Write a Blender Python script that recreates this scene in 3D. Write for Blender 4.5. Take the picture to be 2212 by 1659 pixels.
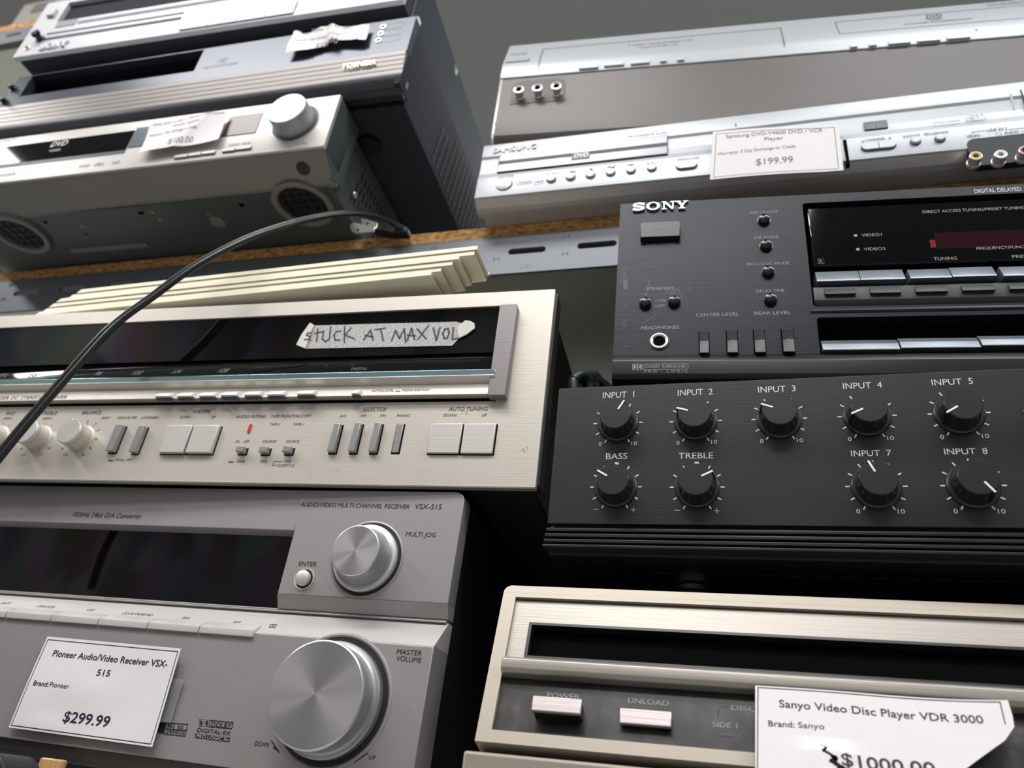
import bpy, bmesh, math, random
from mathutils import Vector, Matrix
random.seed(7)
C = bpy.context.scene.collection
PI = math.pi
for o in list(bpy.data.objects): bpy.data.objects.remove(o)
# ------------------------------------------------------------------ camera
W, H, F = 2212.0, 1659.0, 1640.65
ZC = 0.95                                   # camera height above the floor
RX = Vector((0.9568933, 0.2697217, 0.1077283))      # image right
RY = Vector((-0.0435058, 0.4998408, -0.8650239))    # image down
RF = Vector((-0.2871627, 0.8230488, 0.4900289))     # view direction
CAM = Vector((0, 0, ZC))
cd = bpy.data.cameras.new('camera'); cam = bpy.data.objects.new('camera', cd); C.objects.link(cam)
cam.matrix_world = Matrix(((RX.x, -RY.x, -RF.x, 0), (RX.y, -RY.y, -RF.y, 0), (RX.z, -RY.z, -RF.z, ZC), (0, 0, 0, 1)))
cd.sensor_fit = 'HORIZONTAL'; cd.lens = 6.86; cd.sensor_width = 6.86 * W / F
cd.clip_start = 0.01; cd.clip_end = 50
cd.dof.use_dof = True; cd.dof.focus_distance = 0.415; cd.dof.aperture_fstop = 2.2
bpy.context.scene.camera = cam
# ------------------------------------------------------------------ light
S = bpy.context.scene
S.view_settings.view_transform = 'Standard'; S.view_settings.look = 'None'
S.view_settings.gamma = 1; S.view_settings.use_curve_mapping = False
S.view_settings.exposure = 0.3
wd = bpy.data.worlds.new('world'); S.world = wd; wd.use_nodes = True
wd.node_tree.nodes['Background'].inputs[0].default_value = (0.80, 0.86, 0.92, 1)
wd.node_tree.nodes['Background'].inputs[1].default_value = 0.05
def area(name, loc, target, sx, sy, power, col):
    l = bpy.data.lights.new(name, 'AREA'); l.shape = 'RECTANGLE'; l.size = sx; l.size_y = sy
    l.energy = power; l.color = col
    o = bpy.data.objects.new(name, l); C.objects.link(o); o.location = loc
    o.rotation_euler = (Vector(target) - Vector(loc)).to_track_quat('-Z', 'Y').to_euler()
    return o
CEIL = 2.45
area('ceiling_and_fill_light', (-0.70, -0.36, CEIL - .06), (-0.70, -0.1, 0), 1.2, 0.28, 17, (1, .98, .96))
area('ceiling_and_fill_light', (0.90, -0.22, CEIL - .06), (0.90, 0.0, 0), 1.2, 0.28, 12, (.96, .985, 1))
area('ceiling_and_fill_light', (0.0, -0.80, CEIL - .06), (0.0, -0.6, 0), 0.8, 0.25, 10, (1, .98, .97))
area('ceiling_and_fill_light', (-2.0, -0.4, CEIL - .06), (-2.0, -0.4, 0), 0.28, 1.1, 16, (1, .98, .97))  # extra overhead light added out of view as fill from the left
area('ceiling_and_fill_light', (2.0, -0.4, CEIL - .06), (2.0, -0.4, 0), 0.28, 1.1, 16, (.98, .99, 1))  # matching unseen light, added for fill from the right
area('ceiling_and_fill_light', (0.0, 1.35, CEIL - .06), (0.0, 1.45, 0), 2.4, 0.3, 36, (.98, 1, .99))  # added behind the rack to brighten the back wall and shelf underside

# ------------------------------------------------------------------ materials
def lin(c):
    return tuple(((x / 255) / 12.92 if x / 255 <= .04045 else ((x / 255 + .055) / 1.055) ** 2.4) for x in c) + (1,)
MATS = {}
def mat(name, col, rough=.5, metal=0, brush=0, grain=0, spec=.5, coat=0, aniso=None, trans=0, film=0, bump=0, bscale=60):
    if name in MATS: return MATS[name]
    m = bpy.data.materials.new(name); m.use_nodes = True; nt = m.node_tree; b = nt.nodes['Principled BSDF']
    b.inputs['Base Color'].default_value = lin(col); b.inputs['Roughness'].default_value = rough
    b.inputs['Metallic'].default_value = metal; b.inputs['Specular IOR Level'].default_value = spec
    if coat: b.inputs['Coat Weight'].default_value = coat; b.inputs['Coat Roughness'].default_value = .05
    if trans: b.inputs['Transmission Weight'].default_value = trans; b.inputs['IOR'].default_value = 1.45
    if film:                                    # uneven iridescent film standing in for dispersed rainbow light
        b.inputs['Thin Film IOR'].default_value = 1.6; fn = nt.nodes.new('ShaderNodeTexNoise'); fn.inputs['Scale'].default_value = 14; ft_ = nt.nodes.new('ShaderNodeTexCoord'); fr2 = nt.nodes.new('ShaderNodeMapRange')
        fr2.inputs['From Min'].default_value = .3; fr2.inputs['From Max'].default_value = .7; fr2.inputs['To Min'].default_value = film * .5; fr2.inputs['To Max'].default_value = film * 1.6
        nt.links.new(ft_.outputs['Object'], fn.inputs['Vector']); nt.links.new(fn.outputs['Fac'], fr2.inputs['Value']); nt.links.new(fr2.outputs[0], b.inputs['Thin Film Thickness'])
    tc = nt.nodes.new('ShaderNodeTexCoord')
    if brush:                                   # brushed metal, grain along the width
        mp = nt.nodes.new('ShaderNodeMapping'); mp.inputs['Scale'].default_value = (14, 1100, 1100)
        nz = nt.nodes.new('ShaderNodeTexNoise'); nz.inputs['Scale'].default_value = 1.6; nz.inputs['Detail'].default_value = 4
        nt.links.new(tc.outputs['Object'], mp.inputs[0]); nt.links.new(mp.outputs[0], nz.inputs['Vector'])
        mx = nt.nodes.new('ShaderNodeMix'); mx.data_type = 'RGBA'
        c = lin(col); k = brush
        mx.inputs[6].default_value = tuple(x * (1 - k) for x in c[:3]) + (1,); mx.inputs[7].default_value = tuple(min(1, x * (1 + k)) for x in c[:3]) + (1,)
        nt.links.new(nz.outputs['Fac'], mx.inputs[0]); nt.links.new(mx.outputs[2], b.inputs['Base Color'])
        bp = nt.nodes.new('ShaderNodeBump'); bp.inputs['Strength'].default_value = .12; bp.inputs['Distance'].default_value = .0004
        nt.links.new(nz.outputs['Fac'], bp.inputs['Height']); nt.links.new(bp.outputs[0], b.inputs['Normal'])
    if grain:                                   # fine paint grain
        nz = nt.nodes.new('ShaderNodeTexNoise'); nz.inputs['Scale'].default_value = 2600; nz.inputs['Detail'].default_value = 2
        nt.links.new(tc.outputs['Object'], nz.inputs['Vector'])
        bp = nt.nodes.new('ShaderNodeBump'); bp.inputs['Strength'].default_value = grain; bp.inputs['Distance'].default_value = .0002
        nt.links.new(nz.outputs['Fac'], bp.inputs['Height']); nt.links.new(bp.outputs[0], b.inputs['Normal'])
    if bump:
        nz = nt.nodes.new('ShaderNodeTexNoise'); nz.inputs['Scale'].default_value = bscale; nz.inputs['Detail'].default_value = 4
        nt.links.new(tc.outputs['Object'], nz.inputs['Vector'])
        bp = nt.nodes.new('ShaderNodeBump'); bp.inputs['Strength'].default_value = bump; bp.inputs['Distance'].default_value = .002
        nt.links.new(nz.outputs['Fac'], bp.inputs['Height']); nt.links.new(bp.outputs[0], b.inputs['Normal'])
    if aniso is not None:                       # turned metal: rings round the knob's axis
        b.inputs['Anisotropic'].default_value = aniso
        tg = nt.nodes.new('ShaderNodeTangent'); tg.direction_type = 'RADIAL'; tg.axis = 'Y'
        nt.links.new(tg.outputs[0], b.inputs['Tangent'])
    MATS[name] = m; return m
def ramp_mat(name, stops, scale, rough=.8, mapping=(1, 1, 1), detail=6, kind='noise', bump=0):
    if name in MATS: return MATS[name]
    m = bpy.data.materials.new(name); m.use_nodes = True; nt = m.node_tree; b = nt.nodes['Principled BSDF']
    b.inputs['Roughness'].default_value = rough
    tc = nt.nodes.new('ShaderNodeTexCoord'); mp = nt.nodes.new('ShaderNodeMapping'); mp.inputs['Scale'].default_value = mapping
    if kind == 'noise':
        t = nt.nodes.new('ShaderNodeTexNoise'); t.inputs['Detail'].default_value = detail; out = 'Fac'
    else:
        t = nt.nodes.new('ShaderNodeTexVoronoi'); out = 'Color'
    t.inputs['Scale'].default_value = scale
    rp = nt.nodes.new('ShaderNodeValToRGB'); el = rp.color_ramp.elements
    while len(el) < len(stops): el.new(.5)
    for e, (p, c) in zip(el, stops): e.position = p; e.color = lin(c)
    nt.links.new(tc.outputs['Object'], mp.inputs[0]); nt.links.new(mp.outputs[0], t.inputs['Vector'])
    nt.links.new(t.outputs[out], rp.inputs[0]); nt.links.new(rp.outputs[0], b.inputs['Base Color'])
    if bump:
        bp = nt.nodes.new('ShaderNodeBump'); bp.inputs['Strength'].default_value = bump; bp.inputs['Distance'].default_value = .001
        nt.links.new(t.outputs[out], bp.inputs['Height']); nt.links.new(bp.outputs[0], b.inputs['Normal'])
    MATS[name] = m; return m

BLACK_BRUSH = mat('black brushed aluminium', (30, 33, 38), .36, .55, brush=.5)
AMP_BRUSH = mat('charcoal brushed aluminium', (44, 44, 47), .42, .5, brush=.16)
BLACK_PL = mat('black plastic', (20, 20, 22), .42, grain=.1)
BLACK_SATIN = mat('satin black plastic', (30, 31, 34), .33)
CHARCOAL = mat('charcoal plastic', (44, 44, 46), .45, grain=.15)
BLACK_CASE = mat('black painted steel', (24, 26, 28), .7, 0, spec=.25)
BLUE_CASE = mat('blue grey painted steel', (44, 48, 55), .85, 0, spec=.15)
DARK_GLOSS = mat('smoked display glass', (7, 7, 9), .05, spec=.45)
BLACK_VOID = mat('dark inside', (6, 6, 7), .9, spec=.05)
GUNMETAL = mat('gunmetal button', (132, 138, 146), .38, .7, grain=.35)
CREAM = mat('champagne brushed aluminium', (200, 194, 184), .40, .45, brush=.07)
CREAM_BTN = mat('champagne button', (198, 195, 188), .40, .4, brush=.05)
STEEL_BTN = mat('grey metal button', (148, 148, 148), .38, .45, brush=.08)
BAR_GREY = mat('grey brushed end bar', (130, 126, 126), .42, .5, brush=.1)
PIO = mat('silver grey paint', (160, 157, 156), .44, .45, grain=.25)
PIO_LIGHT = mat('silver button and lit ledge', (206, 203, 200), .42, .5, grain=.25)
SPUN = mat('turned aluminium', (186, 184, 184), .36, .85, aniso=.8)
SPUN_SIDE = mat('knob side metal', (160, 162, 164), .38, .7)
RIM = mat('bright rim', (214, 214, 214), .30, .8)
GOLD = mat('champagne gold paint', (166, 157, 144), .42, .35, grain=.25)
GOLD_BRUSH = mat('champagne gold brushed', (160, 154, 146), .38, .5, brush=.1)
DUSTY = ramp_mat('dusty black panel', [(.42, (22, 23, 25)), (.62, (52, 50, 48)), (.75, (84, 80, 74))], 90, .35, detail=10)
SILVER = mat('silver plastic', (180, 182, 184), .38, .25, grain=.1)
SILVER_LT = mat('pale silver plastic', (174, 178, 182), .38, .25, grain=.1)
SILVER_WARM = mat('warm silver plastic', (184, 180, 177), .40, .25, grain=.1)
TAUPE = mat('taupe grey plastic in painted shade', (84, 80, 78), .45, .3, grain=.1)
GREY_STEEL = mat('grey painted steel', (84, 90, 92), .5, .4, grain=.15)
GREY_UNDER = mat('grey plastic underside', (116, 113, 111), .55)
BLUE_GLOSS = mat('blue grey glossy panel', (56, 62, 73), .30, .4)
VCR_SILVER = mat('recorder silver plastic', (184, 185, 190), .42, .2, grain=.1)
RIB_SILVER = mat('warm ribbed silver', (124, 119, 117), .42, .45)
NAVY_BLACK = mat('blue black plastic', (24, 26, 34), .38)
CHROME = mat('chrome', (222, 218, 212), .28, .75)
COPPER = mat('copper screw', (190, 130, 96), .35, .9)
PAPER = mat('white paper', (224, 221, 221), .75, bump=.25, bscale=45)
PAPER_BACK = mat('paper torn edge', (236, 234, 232), .8)
TAPE = ramp_mat('masking tape', [(.35, (150, 150, 148)), (.6, (186, 186, 183)), (.75, (205, 205, 200))], 700, .7, detail=3)
TAPE_FOLD = mat('masking tape folded', (206, 204, 194), .7)
CLEAR_TAPE = mat('clear sticky tape', (225, 228, 228), .12, trans=.85)
INK = mat('black print', (22, 20, 26), .6)
INK_NAVY = mat('navy print', (32, 30, 52), .6)
INK_GREY = mat('grey print', (110, 110, 112), .6)
INK_BROWN = mat('brown black print', (58, 52, 48), .6)
WHITE_INK = mat('white print', (205, 205, 207), .55)
DIM_INK = mat('dim grey print', (140, 140, 142), .6)
MARKER = mat('marker ink', (52, 50, 50), .6)
WHITE_PL = mat('white plastic pointer', (236, 236, 234), .45)
IVORY = mat('ivory plastic', (238, 231, 206), .42, grain=.05)
CORD = mat('black rubber cord', (28, 29, 30), .34)
CORD_GREY = mat('grey rubber cord', (58, 66, 68), .34)
YELLOW = mat('yellow jack insert', (170, 155, 40), .5); WHITE_J = mat('white jack insert', (205, 205, 205), .5); RED_J = mat('red jack insert', (130, 30, 36), .5)
RED_LED = mat('red indicator', (196, 50, 40), .3); DARK_RED = mat('dark red display window', (38, 12, 18), .1); RED_BRIGHT = mat('red display segment', (120, 22, 32), .2)
TEAL = mat('acrylic glass edge', (150, 178, 182), .16, .85, film=430)
GLASS = mat('clear glass pane', (240, 246, 246), .01, trans=1.0)
BEAM = mat('galvanised steel beam', (112, 116, 122), .5, .4, grain=.1)
BOARD = ramp_mat('particle board edge', [(.30, (112, 74, 40)), (.46, (176, 128, 76)), (.60, (202, 158, 100)), (.75, (222, 184, 126))], 210, .85, mapping=(.7, 1.4, 1.4), bump=.6)
WALLM = mat('grey green wall paint', (112, 116, 115), .8, bump=.08, bscale=30)
WOOD = ramp_mat('pale wood', [(.3, (176, 130, 84)), (.6, (206, 160, 108))], 14, .5, mapping=(30, 30, 1))
LEATHER = mat('black padded nylon', (26, 28, 32), .5, bump=.3, bscale=60)
GOLD_LET = mat('gold letters', (206, 184, 150), .3, .6)

# ------------------------------------------------------------------ faces: planes things are laid out on
def ray(p): return RX * (p[0] - W / 2) + RY * (p[1] - H / 2) + RF * F
def at(p, D):                              # world point of a picture position at depth D in front of the camera
    r = ray(p); return CAM + r * (D / r.y)
class Face:
    def __init__(s, O, ex, ez, n): s.O = Vector(O); s.ex = ex.normalized(); s.ez = ez.normalized(); s.n = n.normalized()
    @staticmethod
    def front(O, yaw=0, roll=0, tilt=0):
        y, r, t = (math.radians(a) for a in (yaw, roll, tilt))
        ex = Vector((math.cos(y), math.sin(y), math.tan(r))).normalized()
        d = Vector((-math.sin(y), math.cos(y), 0)); ez = ex.cross(d).normalized(); d = ez.cross(ex)
        ez2 = ez * math.cos(t) + d * math.sin(t); n2 = -d * math.cos(t) + ez * math.sin(t)
        return Face(O, ex, ez2, n2)
    def w(s, x, z, h=0): return s.O + s.ex * x + s.ez * z + s.n * h
    def P(s, p, h=0):
        r = ray(p); o = s.O + s.n * h; t = (o - CAM).dot(s.n) / r.dot(s.n); q = CAM + r * t - s.O
        return q.dot(s.ex), q.dot(s.ez)
    def side(s, x): return Face(s.w(x, 0), -s.n, s.ez, s.ex)            # right-hand side wall, x runs into depth
    def under(s, z): return Face(s.w(0, z), s.ex, -s.n, -s.ez)          # seen from below, z runs into depth
    def top(s, z): return Face(s.w(0, z), s.ex, -s.n, s.ez)
    def slope(s, h0, z0, h1, z1):
        d = (s.ez * (z1 - z0) + s.n * (h1 - h0)).normalized(); return Face(s.w(0, z0, h0), s.ex, d, s.ex.cross(d))
    def rect(s, pts, h=0):
        q = [s.P(p, h) for p in pts]
        return (q[0][0] + q[3][0]) / 2, (q[1][0] + q[2][0]) / 2, (q[2][1] + q[3][1]) / 2, (q[0][1] + q[1][1]) / 2
def crop(ox, oy, k): return lambda x, y: (ox + x * k, oy + y * k)      # the close-up views measurements were taken in
C1 = crop(0, 0, .25316); C2 = crop(540, 0, .25316); C3 = crop(1040, 0, .27125); C4 = crop(1612, 0, .27125)
C5 = crop(0, 380, .25316); C6 = crop(540, 380, .25316); C7 = crop(1060, 380, .27125); C8 = crop(1612, 380, .27125)
D1 = crop(0, 780, .25316); D2 = crop(540, 780, .25316); D3 = crop(1060, 800, .27125); D4 = crop(1612, 800, .27125)
D5 = crop(0, 1180, .28933); D6 = crop(540, 1180, .28933); D7 = crop(980, 1180, .28933); D8 = crop(1572, 1180, .28933)

TXT = {}
def glyphs(s, bold=0, space=1.0):
    bold = 0 if 'M' in s else bold * .4
    k = (s, bold, space)
    if k not in TXT:
        c = bpy.data.curves.new('lettering', 'FONT'); c.body = s; c.resolution_u = 3; c.offset = bold; c.space_character = space
        o = bpy.data.objects.new('lettering', c); C.objects.link(o)
        bpy.context.view_layer.update()
        me = bpy.data.meshes.new_from_object(o.evaluated_get(bpy.context.evaluated_depsgraph_get()))
        vs = [(v.co.x, v.co.y) for v in me.vertices]; fs = [tuple(p.vertices) for p in me.polygons]
        bpy.data.objects.remove(o); bpy.data.curves.remove(c); bpy.data.meshes.remove(me)
        TXT[k] = (vs, fs)
    return TXT[k]
CAPH = None
class MB:
    def __init__(s): s.v = []; s.f = []; s.m = []; s.mats = []
    def mi(s, m):
        if m not in s.mats: s.mats.append(m)
        return s.mats.index(m)
    def add(s, vs, fs, m):
        k = len(s.v); s.v += [Vector(v) for v in vs]; i = s.mi(m)
        for f in fs: s.f.append(tuple(a + k for a in f)); s.m.append(i)
    def bm(s, bm, m, bev=0, seg=2, edges=None):
        if bev: bmesh.ops.bevel(bm, geom=[e for e in bm.edges if edges is None or edges(e)], offset=bev, segments=seg, affect='EDGES', profile=.5, clamp_overlap=True)
        bmesh.ops.recalc_face_normals(bm, faces=bm.faces)
        bm.verts.index_update()
        s.add([v.co.copy() for v in bm.verts], [[v.index for v in f.verts] for f in bm.faces], m); bm.free()
    def prism(s, fc, poly, h0, h1, m, bev=0, seg=2):          # outline in the face plane, pushed from h0 to h1
        bm = bmesh.new(); a = [bm.verts.new(fc.w(x, z, h0)) for x, z in poly]; b = [bm.verts.new(fc.w(x, z, h1)) for x, z in poly]; n = len(poly)
        bm.faces.new(a); bm.faces.new(b)
        for i in range(n): bm.faces.new((a[i], a[(i + 1) % n], b[(i + 1) % n], b[i]))
        s.bm(bm, m, bev, seg)
    def box(s, fc, x0, x1, z0, z1, h0, h1, m, bev=0, seg=2): s.prism(fc, [(x0, z0), (x1, z0), (x1, z1), (x0, z1)], h0, h1, m, bev, seg)
    def prof(s, fc, poly, x0, x1, m, bev=0, seg=2):           # outline of (h, z) swept along the width
        bm = bmesh.new(); a = [bm.verts.new(fc.w(x0, z, h)) for h, z in poly]; b = [bm.verts.new(fc.w(x1, z, h)) for h, z in poly]; n = len(poly)
        bm.faces.new(a); bm.faces.new(b)
        for i in range(n): bm.faces.new((a[i], a[(i + 1) % n], b[(i + 1) % n], b[i]))
        s.bm(bm, m, bev, seg)
    def lathe(s, fc, cx, cz, prf, m, n=48, sz=1.0):           # prf: list of (radius, height) from the face outwards
        vs = []; fs = []; rings = []
        for r, h in prf:
            if r < 1e-6: rings.append([len(vs)]); vs.append(fc.w(cx, cz, h))
            else:
                rings.append(list(range(len(vs), len(vs) + n)))
                for i in range(n): a = 2 * PI * i / n; vs.append(fc.w(cx + r * math.cos(a), cz + r * sz * math.sin(a), h))
        for A, B in zip(rings, rings[1:]):
            for i in range(n):
                j = (i + 1) % n
                if len(A) == 1 and len(B) == 1: continue
                if len(A) == 1: fs.append((A[0], B[j], B[i]))
                elif len(B) == 1: fs.append((A[i], A[j], B[0]))
                else: fs.append((A[i], A[j], B[j], B[i]))
        s.add(vs, fs, m)
    def panel(s, fc, x0, x1, z0, z1, h0, h1, holes, m):       # slab with rectangular openings
        xs = sorted({x0, x1, *[a for h in holes for a in h[:2] if x0 < a < x1]}); zs = sorted({z0, z1, *[a for h in holes for a in h[2:] if z0 < a < z1]})
        solid = lambda i, j: 0 <= i < len(xs) - 1 and 0 <= j < len(zs) - 1 and not any(h[0] - 1e-9 <= xs[i] and xs[i + 1] <= h[1] + 1e-9 and h[2] - 1e-9 <= zs[j] and zs[j + 1] <= h[3] + 1e-9 for h in holes)
        vs = []; fs = []; idx = {}
        def V(i, j, k):
            if (i, j, k) not in idx: idx[i, j, k] = len(vs); vs.append(fc.w(xs[i], zs[j], h1 if k else h0))
            return idx[i, j, k]
        for i in range(len(xs) - 1):
            for j in range(len(zs) - 1):
                if not solid(i, j): continue
                fs.append((V(i, j, 1), V(i + 1, j, 1), V(i + 1, j + 1, 1), V(i, j + 1, 1)))
                fs.append((V(i, j, 0), V(i, j + 1, 0), V(i + 1, j + 1, 0), V(i + 1, j, 0)))
                if not solid(i - 1, j): fs.append((V(i, j, 0), V(i, j, 1), V(i, j + 1, 1), V(i, j + 1, 0)))
                if not solid(i + 1, j): fs.append((V(i + 1, j, 1), V(i + 1, j, 0), V(i + 1, j + 1, 0), V(i + 1, j + 1, 1)))
                if not solid(i, j - 1): fs.append((V(i, j, 1), V(i, j, 0), V(i + 1, j, 0), V(i + 1, j, 1)))
                if not solid(i, j + 1): fs.append((V(i, j + 1, 0), V(i, j + 1, 1), V(i + 1, j + 1, 1), V(i + 1, j + 1, 0)))
        s.add(vs, fs, m)
    def line(s, fc, pts, wd, m, h=.00015, hf=None):           # a printed line of width wd through face points
        for (xa, za), (xb, zb) in zip(pts, pts[1:]):
            dx, dz = xb - xa, zb - za; l = math.hypot(dx, dz) or 1e-9; px, pz = -dz / l * wd / 2, dx / l * wd / 2; ex, ez = dx / l * wd / 2, dz / l * wd / 2
            q = [(xa - ex + px, za - ez + pz), (xa - ex - px, za - ez - pz), (xb + ex - px, zb + ez - pz), (xb + ex + px, zb + ez + pz)]
            k = max(1, int(l / .004)) if hf else 1
            for i in range(k):
                t0, t1 = i / k, (i + 1) / k
                mixp = lambda a, b, t: (a[0] + (b[0] - a[0]) * t, a[1] + (b[1] - a[1]) * t)
                qq = [mixp(q[0], q[3], t0), mixp(q[1], q[2], t0), mixp(q[1], q[2], t1), mixp(q[0], q[3], t1)]
                s.add([fc.w(x, z, (hf(x, z) if hf else 0) + h) for x, z in qq], [(0, 1, 2, 3)], m)
    def stroke(s, fc, pts, wd, m, h=.00015, hf=None): s.line(fc, pts, wd, m, h, hf)
    def text(s, fc, t, pa, pb, cap, m, h=0, bold=.003, shear=0, rot=False, space=1.0, raise_=0, hf=None, px=True):
        """lettering with its baseline from picture position pa to pb, capitals cap pixels tall"""
        vs, fs = glyphs(t, bold, space)
        if not vs: return
        if px:
            a = fc.P(pa, h); b = fc.P(pb, h); c = fc.P((pa[0], pa[1] - cap), h); ch = abs(c[1] - a[1])
        else: a, b, ch = pa, pb, cap
        x0 = min(v[0] for v in vs); x1 = max(v[0] for v in vs); hc = CAPH
        L = math.hypot(b[0] - a[0], b[1] - a[1]) if rot else b[0] - a[0]
        ang = math.atan2(b[1] - a[1], b[0] - a[0]) if rot else 0
        zz = a[1] if rot else (a[1] + b[1]) / 2
        kx = L / (x1 - x0); kz = ch / hc; ca, sa = math.cos(ang), math.sin(ang); out = []
        for vx, vy in vs:
            lx = (vx - x0) * kx + vy * kz * shear; lz = vy * kz
            X = a[0] + lx * ca - lz * sa; Z = zz + lx * sa + lz * ca
            out.append((X, Z))
        base = h + .00015
        if raise_:
            n = len(out); s.add([fc.w(x, z, h + raise_) for x, z in out], fs, m)
            ec = {}
            for f in fs:
                for i in range(len(f)):
                    e = (f[i], f[(i + 1) % len(f)]); k = tuple(sorted(e)); ec[k] = None if k in ec else e
            V2 = [fc.w(x, z, h + raise_) for x, z in out] + [fc.w(x, z, h) for x, z in out]
            s.add(V2, [(e[0], e[1], e[1] + n, e[0] + n) for e in ec.values() if e], m)
        else: s.add([fc.w(x, z, base + (hf(x, z) if hf else 0)) for x, z in out], fs, m)
    def sweep(s, pts, sect, m, ref=Vector((0, 0, 1)), closed_sect=True):   # a section carried along a path
        n = len(pts); k = len(sect); vs = []
        for i, p in enumerate(pts):
            t = (pts[min(i + 1, n - 1)] - pts[max(i - 1, 0)]).normalized(); a = t.cross(ref).normalized(); b = a.cross(t).normalized()
            for u, v in sect: vs.append(p + a * u + b * v)
        fs = [(i * k + j, i * k + (j + 1) % k, (i + 1) * k + (j + 1) % k, (i + 1) * k + j) for i in range(n - 1) for j in range(k)]
        fs += [tuple(range(k - 1, -1, -1)), tuple((n - 1) * k + j for j in range(k))]
        s.add(vs, fs, m)
    def build(s, name, dev, parent=None, label=None, angle=20):
        me = bpy.data.meshes.new(name); inv = dev.inv if dev else Matrix.Identity(4)
        me.from_pydata([tuple(inv @ v) for v in s.v], [], s.f)
        for m in s.mats: me.materials.append(m)
        me.polygons.foreach_set('material_index', s.m)
        me.polygons.foreach_set('use_smooth', [True] * len(s.f)); me.set_sharp_from_angle(angle=math.radians(angle)); me.update()
        o = bpy.data.objects.new(name, me); C.objects.link(o)
        if dev: o.parent = parent or dev.root
        if label: o['label'] = label
        return o
g_ = glyphs('H'); CAPH = max(v[1] for v in g_[0])
class Dev:                                  # a thing: an Empty at its base that carries its parts
    def __init__(s, name, label, cat, fc, base, group=None):
        s.fc = fc; d = -fc.n; d = Vector((d.x, d.y, 0)).normalized(); ez = fc.ex.cross(d).normalized(); d = ez.cross(fc.ex)
        s.root = bpy.data.objects.new(name, None); C.objects.link(s.root); s.root.empty_display_size = .02
        M = Matrix(((fc.ex.x, d.x, ez.x, base.x), (fc.ex.y, d.y, ez.y, base.y), (fc.ex.z, d.z, ez.z, base.z), (0, 0, 0, 1)))
        s.root.matrix_world = M; s.inv = M.inverted()
        s.root['label'] = label; s.root['category'] = cat
        if group: s.root['group'] = group
def tag(o, label, cat, group=None, kind=None):
    if label: o['label'] = label
    if cat: o['category'] = cat
    if group: o['group'] = group
    if kind: o['kind'] = kind
    return o
def button(dev, fc, pts, h, m, name='button', h0=-.0005, bev=.0003, parent=None, txt=None, tm=None, label=None):
    x0, x1, z0, z1 = fc.rect(pts, h); b = MB(); b.box(fc, x0, x1, z0, z1, h0, h, m, bev)
    if txt: b.text(fc, txt[0], txt[1], txt[2], txt[3], tm, h)
    return b.build(name, dev, parent, label)
def R4(v, x0, y0, x1, y1): return [v(x0, y0), v(x1, y0), v(x1, y1), v(x0, y1)]
def ringpts(n, a0=0, a1=2 * PI): return [(math.cos(a0 + (a1 - a0) * i / n), math.sin(a0 + (a1 - a0) * i / n)) for i in range(n + 1)]
def rrect(x0, x1, z0, z1, r, n=5, corners=(1, 1, 1, 1)):       # rounded outline; corners bl, br, tr, tl
    out = []
    for k, (cx, cz, a) in enumerate(((x0 + r, z0 + r, PI), (x1 - r, z0 + r, 1.5 * PI), (x1 - r, z1 - r, 0), (x0 + r, z1 - r, .5 * PI))):
        if corners[k]: out += [(cx + r * math.cos(a + .5 * PI * i / n), cz + r * math.sin(a + .5 * PI * i / n)) for i in range(n + 1)]
        else: out.append(((x0, z0), (x1, z0), (x1, z1), (x0, z1))[k])
    return out
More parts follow.
